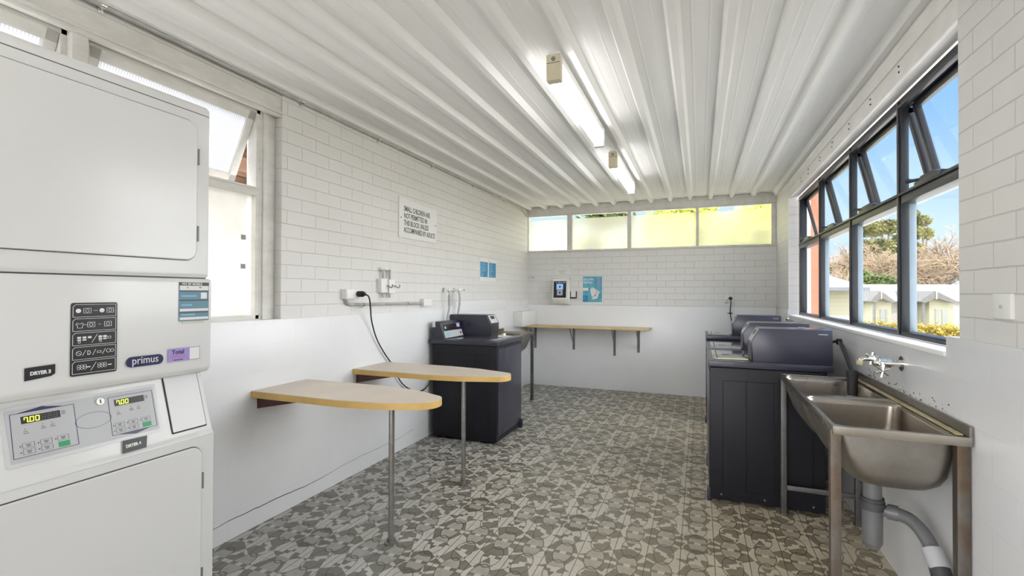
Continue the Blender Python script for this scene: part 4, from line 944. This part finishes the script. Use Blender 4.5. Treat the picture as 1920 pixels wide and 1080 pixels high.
k = MB(); PF.outline(k, [(.893+.046*math.cos(q*PI/16)+.0*q, .119+.023*math.sin(q*PI/16)+.006*math.cos(q*PI/16)*0) for q in range(32)], .0009, .0042, .0047); k.build('oval_outline', 'navy', cp2, smooth=False)
lk = MB().cyl(PF.p(.915, .170, .004), PF.p(.915, .170, .010), .0105, 20).build('lock', 'brushed', cp2); k = MB(); PF.rect(k, .9135, .9165, .164, .176, .010, .0106); k.build('keyhole', 'black', lk, smooth=False)
plate(PF, rrect(1.169, .1195, .124, .208, .004, 3), 'darkgap', 'coin_door_gap', d, .0003, .0015)
plate(PF, rrect(1.1695, .1205, .116, .200, .003, 3), 'enamel2', 'coin_door', d, .0015, .004)
k = MB(); PF.slab(k, [(.952, -.002), (1.020, -.002), (1.028, .034), (.958, .036)], .0045, .0060); d4 = k.build('number_label', 'black', d, smooth=False)
text('DRYER 4', .0125, 'paper', d4, PF.p(.963, .012, .0063), (0, 1, .02), PF.v, sx=.90, bold=.0007, depth=.0003)

# ================================================================== OUTSIDE
ER = Vector((cy_, sy_, 0)); EF = Vector((-sy_, cy_, 0))
def ex(r, D, z=0): v = ER*r+EF*D; return Vector((v.x, v.y, z))
def exbox(mb, r0, r1, D0, D1, z0, z1):
    b = bmesh.new(); v = [b.verts.new(ex(r, D, z)) for r in (r0, r1) for D in (D0, D1) for z in (z0, z1)]
    for f in ((0, 1, 3, 2), (4, 6, 7, 5), (0, 4, 5, 1), (2, 3, 7, 6), (0, 2, 6, 4), (1, 5, 7, 3)): b.faces.new([v[i] for i in f])
    bmesh.ops.recalc_face_normals(b, faces=b.faces[:]); mb.add(b); return mb
def exprism(mb, pts, D0, D1):
    """outline of (r, z) pushed back from D0 to D1"""
    b = bmesh.new(); A = [b.verts.new(ex(r, D0, z)) for r, z in pts]; B = [b.verts.new(ex(r, D1, z)) for r, z in pts]; n = len(pts); b.faces.new(A); b.faces.new(B)
    for i in range(n): b.faces.new((A[i], B[i], B[(i+1) % n], A[(i+1) % n]))
    bmesh.ops.recalc_face_normals(b, faces=b.faces[:]); mb.add(b); return mb
GZ = -1.25
g = MB(); g.box(-120, 160, -60, 220, GZ-.3, GZ); gr = g.build('ground', 'grass', smooth=False); gr['kind'] = 'structure'
pv = MB().box(1.121, 4.2, -8, 12, GZ, -.10).box(-8, -2.65, -8, 12, GZ, -.10).box(-2.65, 1.121, -9, -1.71, GZ, -.06).box(-2.65, 1.121, 7.01, 12, GZ, -.1); struct(pv.build('paving', 'paving', smooth=False))

# cabins, 34 m away and downhill; front walls face the window
CD = 33.0
def R_(px, D=CD): return (px-960)/899.5*D
def Z_(py, D=CD, px=1700): return CAMH+(549+(px-960)*.0036-py)/899.5*D
cb = thing('holiday_cabin_row', tuple(ex(R_(1700), CD, GZ)), 'long row of white cabins with pale metal roof beyond the golden hedge', 'building')
r0, r1 = R_(1585), R_(1960)
exbox(MB(), r0, r1, CD, CD+5, GZ, Z_(564.5)).build('wall', 'siding_w', cb, smooth=False)
m = MB(); exprism(m, [(r0-.2, 0), (r1, 0)], 0, 1) if False else None
b = bmesh.new()
ze, zr = Z_(565), Z_(547)+.55
q = [ex(r0-.3, CD-.45, ze), ex(r1, CD-.45, ze), ex(r1, CD+2.6, zr), ex(r0-.3, CD+2.6, zr), ex(r1, CD+5.6, ze), ex(r0-.3, CD+5.6, ze)]
v = [b.verts.new(p) for p in q]; w_ = [b.verts.new(p-Vector((0, 0, .08))) for p in q]
for f in ((0, 1, 2, 3), (3, 2, 4, 5)): b.faces.new([v[i] for i in f]); b.faces.new([w_[i] for i in f][::-1])
for a_, c_ in ((0, 1), (1, 2), (2, 4), (4, 5), (5, 3), (3, 0)): b.faces.new((v[a_], w_[a_], w_[c_], v[c_]))
m = MB(); m.add(b); m.build('roof', 'cabinroof', cb, smooth=False)
exbox(MB(), r0-.3, r1, CD-.52, CD-.44, ze-.10, ze+.02).build('gutter', 'gable', cb, smooth=False)
for ax, el, er, pl, pr_, dr_, ld in ((1644.8, 1626.5, 1671, 1643, 1671, (1650, 1663), None), (1747, 1718, 1785.5, 1742, 1787, (1765.5, 1776), (1753, 1760))):
    D0 = CD-1.7
    exbox(MB(), R_(pl, D0), R_(pr_, D0), D0, CD, GZ, Z_(564, D0)).build('porch_wall', 'siding', cb, smooth=False)
    za, zl = Z_(546.5, D0), Z_(564, D0)
    exprism(MB(), [(R_(el, D0), zl-.04), (R_(ax, D0), za), (R_(er, D0), zl-.04), (R_(er, D0)-.25, zl-.14), (R_(ax, D0), za-.42), (R_(el, D0)+.25, zl-.14)], D0-.35, D0-.25).build('porch_gable', 'gable', cb, smooth=False)
    exprism(MB(), [(R_(el, D0), zl), (R_(ax, D0), za+.05), (R_(er, D0), zl), (R_(er, D0), zl-.06), (R_(ax, D0), za-.02), (R_(el, D0), zl-.06)], D0-.3, CD+1.4).build('porch_roof', 'gable', cb, smooth=False)
    exprism(MB(), [(R_(pl, D0)+.02, zl-.05), (R_(pr_, D0)-.05, zl-.05), (R_(ax+2, D0), za-.25)], D0-.02, D0+.1).build('gable_infill', 'siding', cb, smooth=False)
    exbox(MB(), R_(ax, D0)-.025, R_(ax, D0)+.025, D0-.38, D0-.33, za-.5, za+.28).build('finial', 'siding_w', cb, smooth=False)
    pp_ = R_(el+8, D0); exbox(MB(), pp_-.06, pp_+.06, D0-.25, D0-.13, GZ, zl-.05).build('porch_post', 'gable', cb, smooth=False)
    dd_ = exbox(MB(), R_(dr_[0], D0), R_(dr_[1], D0), D0-.03, D0+.02, Z_(611, D0), Z_(580, D0)).build('door', 'outwin', cb, smooth=False)
    if ld: exbox(MB(), R_(ld[0], D0), R_(ld[1], D0), D0-.03, D0+.02, Z_(611, D0), Z_(579, D0)).build('window', 'outwin', cb, smooth=False)
    else: exbox(MB(), R_(1660.5, D0)-.02, R_(1662, D0), D0-.05, D0-.01, Z_(611, D0), Z_(580, D0)).build('window', 'outwin', cb, smooth=False)

# nearer building with a grey-green roof
BD = 20.0
z = lambda py: Z_(py, BD, 1580)
nb = thing('amenities_building', tuple(ex(R_(1560, BD), BD, GZ)), 'cream weatherboard building with grey-green metal roof behind the farther window panes', 'building')
ra, rb_ = R_(1470, BD), R_(1606, BD)
exbox(MB(), ra, R_(1612, BD), BD+.6, BD+6, GZ, z(543)).build('wall', 'siding', nb, smooth=False)
exbox(MB(), ra, R_(1608, BD), BD+.3, BD+.6, GZ, z(594)).build('low_wall', 'siding_w', nb, smooth=False)
b = bmesh.new(); e0, e1 = ex(ra, BD, z(540)), ex(R_(1628, BD), BD, z(539)); t0, t1 = ex(ra, BD+3.5, z(540)+1.05), ex(R_(1600, BD), BD+3.5, z(540)+1.05); c1 = ex(R_(1628, BD), BD+7, z(539)); c0 = ex(ra, BD+7, z(540))
V = [b.verts.new(p) for p in (e0, e1, t1, t0, c1, c0)]; W = [b.verts.new(p-Vector((0, 0, .07))) for p in (e0, e1, t1, t0, c1, c0)]
for f in ((0, 1, 2, 3), (1, 4, 2), (3, 2, 4, 5)): b.faces.new([V[i] for i in f]); b.faces.new([W[i] for i in f][::-1])
for a_, c_ in ((0, 1), (1, 4), (4, 5), (5, 3), (3, 0)): b.faces.new((V[a_], W[a_], W[c_], V[c_]))
m = MB(); m.add(b); m.build('roof', 'greyroof', nb, smooth=False)
exbox(MB(), ra, R_(1628, BD), BD-.10, BD, z(545), z(538.5)).build('gutter', 'gutter', nb, smooth=False)
exbox(MB(), R_(1542, BD), R_(1552.5, BD), BD+.56, BD+.62, z(600), z(565)).build('window', 'outwin', nb, smooth=False)

# salmon brick wing just past the far end of the right window
ow = thing('brick_wing_wall', (1.25, 6.6, GZ), 'sunlit salmon brick wall just outside the far pane of the right window', 'wall')
MB().box(1.121, 1.19, 6.45, 7.4, GZ, 3.2).build('brick_glare_end', 'creamwall_and_glare', ow, smooth=False)  # cream strip: sun and reflection on the brick, put into the colour
MB().box(1.19, 1.345, 6.45, 7.4, GZ, 3.2).build('brickwork', 'orangebrick', ow, smooth=False)

# timber lean-to framing outside the left window
ts = thing('timber_lean_to', (-3.6, 3.2, -.1), 'brown timber framing with a mauve post seen through the open left window', 'pergola')
MB().box(-3.02, -2.94, 2.50, 2.58, -.1, 3.1).build('post', 'mauve', ts)
for y in (2.75, 3.2, 3.7, 4.3): MB().box(-5.6, -2.75, y, y+.05, 2.72, 2.86).build('rafter', 'timber', ts)
for x, z_ in ((-3.3, 2.42), (-3.9, 2.55), (-4.6, 2.60)): MB().box(x-.06, x, 2.45, 5.6, z_-.10, z_).build('beam', 'timber', ts)
MB().box(-5.7, -2.7, 2.45, 5.7, 2.95, 2.98).build('roof_sheet', 'timber', ts)
MB().box(-5.7, -5.6, 2.0, 5.7, -.1, 2.95).build('paling_wall', 'timber', ts)

# ---- plants
def leaves(mb, blobs, n, size, rnd, flat=.75):
    tot = sum(b[3]*b[4]*b[5] for b in blobs); bm = mb.bm
    for (x, y, z, rx, ry, rz) in blobs:
        for i in range(int(n*rx*ry*rz/tot)):
            while True:
                p = Vector((rnd.uniform(-1, 1), rnd.uniform(-1, 1), rnd.uniform(-1, 1)))
                if p.length <= 1: break
            p = p*(.55+.45*rnd.random()) if p.length > .3 else p
            c = Vector((x+p.x*rx, y+p.y*ry, z+p.z*rz)); s = size*rnd.uniform(.6, 1.3)
            u = Vector((rnd.gauss(0, 1), rnd.gauss(0, 1), rnd.gauss(0, .6))).normalized()*s; w = u.cross(Vector((rnd.gauss(0, 1), rnd.gauss(0, 1), rnd.gauss(0, 1)))).normalized()*s*.5
            bm.faces.new([bm.verts.new(q) for q in (c-u, c-w, c+u, c+w)])
    return mb
def tree_bare(base, h, spread, label, seed, depth=6, mat='twig'):
    rnd = random.Random(seed); t = thing('bare_tree', tuple(base), label, 'tree', 'trees beyond the cabins'); tr_, tw = MB(), MB(); B = Vector(base)
    def grow(mb, p, d, L, r, k):
        q = p+d*L; n = 5 if k > 3 else 3
        (tr_ if k > 3 else tw).tube([p, (p+q)/2+Vector((rnd.gauss(0, .05), rnd.gauss(0, .05), 0))*L, q], [r, r*.85, r*.7], n, caps=False)
        if k == 0: return
        for i in range(3 if k < 5 else 4):
            a = Vector((rnd.gauss(0, 1), rnd.gauss(0, 1), rnd.gauss(0, .55))).normalized(); nd = (d*1.0+a*spread).normalized(); grow(mb, p+d*L*rnd.uniform(.55, 1), nd, L*rnd.uniform(.66, .84), r*.655, k-1)
    grow(tr_, B, Vector((rnd.gauss(0, .05), rnd.gauss(0, .05), 1)).normalized(), h*.26, h*.020, depth)
    tr_.build('trunk', 'bark', t, smooth=False, recalc=False); tw.build('twigs', mat, t, smooth=False, recalc=False)
    return t
def tree_leafy(base, blobs, n, size, mat, label, seed, name='leafy_tree', trunk=.25, grp='trees beyond the cabins', tm='bark'):
    rnd = random.Random(seed); t = thing(name, tuple(base), label, 'tree' if 'tree' in name else 'shrub', grp); B = Vector(base); k = MB()
    for b_ in blobs:
        c = Vector(b_[:3]); k.tube([B, B.lerp(c, .45)+Vector((rnd.gauss(0, .2), rnd.gauss(0, .2), .3))*trunk*2, c], [trunk, trunk*.6, trunk*.25], 6, caps=False)
    k.build('trunk', tm, t, smooth=False, recalc=False)
    leaves(MB(), blobs, n, size, rnd).build('foliage', mat, t, smooth=False, recalc=False); return t
TD = 62
def E_(px, py, D=TD): return ex((px-960)/899.5*D, D, Z_(py, D, px))
def bl(px, py, wpx, hpx, D=TD, dep=None): c = E_(px, py, D); s = D/899.5; return (c.x, c.y, c.z, wpx/2*s, (dep or wpx/2*s), hpx/2*s)
tree_leafy(ex((1655-960)/899.5*TD, TD, GZ), [bl(1628, 400, 34, 26), bl(1655, 392, 40, 26), bl(1668, 425, 36, 34), bl(1612, 432, 30, 40), bl(1640, 428, 40, 34), bl(1622, 468, 44, 40), bl(1655, 468, 50, 44), bl(1640, 500, 70, 40)], 12000, .28, 'gum', 'tall olive-leaved gum tree rising behind the middle of the right window', 21, 'gum_tree', .35)
tree_leafy(ex((1722-960)/899.5*TD, TD, GZ), [bl(1712, 402, 26, 20), bl(1730, 414, 30, 24), bl(1740, 438, 22, 26), bl(1716, 436, 34, 28), bl(1696, 418, 26, 30), bl(1690, 455, 40, 40), bl(1715, 470, 40, 34)], 8000, .26, 'gum', 'smaller olive gum crown seen right of the broad window mullion', 22, 'gum_tree', .3)
tree_leafy(ex((1562-960)/899.5*TD, TD, GZ), [bl(1556, 502, 40, 20), bl(1578, 505, 34, 18)], 3500, .25, 'bushleaf', 'dark green bush behind the grey-green roof', 23, 'shrub', .15)
tree_leafy(ex((1642-960)/899.5*50, 50, GZ), [bl(1614, 520, 40, 34, 50), bl(1650, 528, 60, 28, 50)], 3500, .22, 'bushleaf', 'dark green shrubbery just behind the cabin roof', 24, 'shrub', .15)
for px, top, D, sd, lb in ((1625, 455, 58, 31, 'bare brown tree behind the cabins, farthest left of the bare ones'), (1662, 452, 56, 32, 'bare brown tree behind the smaller porch of the cabins'), (1712, 462, 54, 33, 'bare brown tree just right of the broad window mullion'), (1752, 452, 52, 34, 'bare brown tree behind the larger cabin porch'), (1792, 440, 50, 35, 'bare brown tree at the right edge of the window view'), (1735, 470, 60, 37, 'bare brown tree set back between its bare neighbours')):
    bz = ex((px-960)/899.5*D, D, GZ); h = Z_(top, D, px)-GZ; tree_bare(bz, h*1.4, .85, lb, sd)
bz = ex((1563-960)/899.5*45, 45, GZ); tree_bare(bz, Z_(462, 45, 1563)-GZ, .6, 'thin bare tree above the grey-green roof', 36, 5)
# golden hedge, following the path
hg = MB(); rnd = random.Random(4); HD = 23.0
blobs = []
for px in range(1600, 1960, 7):
    c = ex((px-960)/899.5*HD, HD+rnd.uniform(-.2, .2)); zt = Z_(604 if px > 1670 else 600, HD, px); blobs.append((c.x, c.y, zt-.62, .30, .55, .62+rnd.uniform(-.04, .06)))
ht = thing('golden_hedge', tuple(ex((1720-960)/899.5*HD, HD, GZ)), 'clipped golden-leaved hedge in front of the cabins', 'hedge')
leaves(hg, blobs, 26000, .075, rnd).build('foliage', 'hedge', ht, smooth=False, recalc=False)
k = MB(); exbox(k, (1600-960)/899.5*HD, (1960-960)/899.5*HD, HD-.15, HD+.3, GZ, Z_(612, HD)-.25).build('branches', 'bark', ht, smooth=False)
# lit foliage behind the frosted back windows
for i, (x, y, z_, s_, n_, mt, lb) in enumerate(((-.35, 8.6, 2.45, .75, 2600, 'yellowleaf', 'sunlit yellow-green shrub blurred behind the third frosted back pane'), (.75, 8.5, 2.2, .8, 3200, 'yellowleaf', 'sunlit yellow-green shrub blurred behind the right-hand frosted back pane'), (-1.7, 9.3, 2.9, .6, 1500, 'bushleaf', 'green shrub tips seen over the left frosted back panes'))):
    tree_leafy((x, y, GZ), [(x, y, z_, s_, .45, s_*.75), (x+.3, y+.2, z_+.45, s_*.7, .4, s_*.5), (x-.3, y+.1, z_-.6, s_*.6, .4, s_*.5)], n_, .07, mt, lb, 50+i, 'garden_shrub', .05, 'shrubs behind the back windows')
nw = MB().box(-3.5, -.2, 10.2, 10.35, -.1, 2.6); tag(solo(nw, 'neighbour_wall', 'creamwall_and_glare', (-1.8, 10.3, -.1), 'pale rendered wall blurred behind the left frosted back panes', 'wall', smooth=False), 'pale rendered wall blurred behind the left frosted back panes', 'wall')
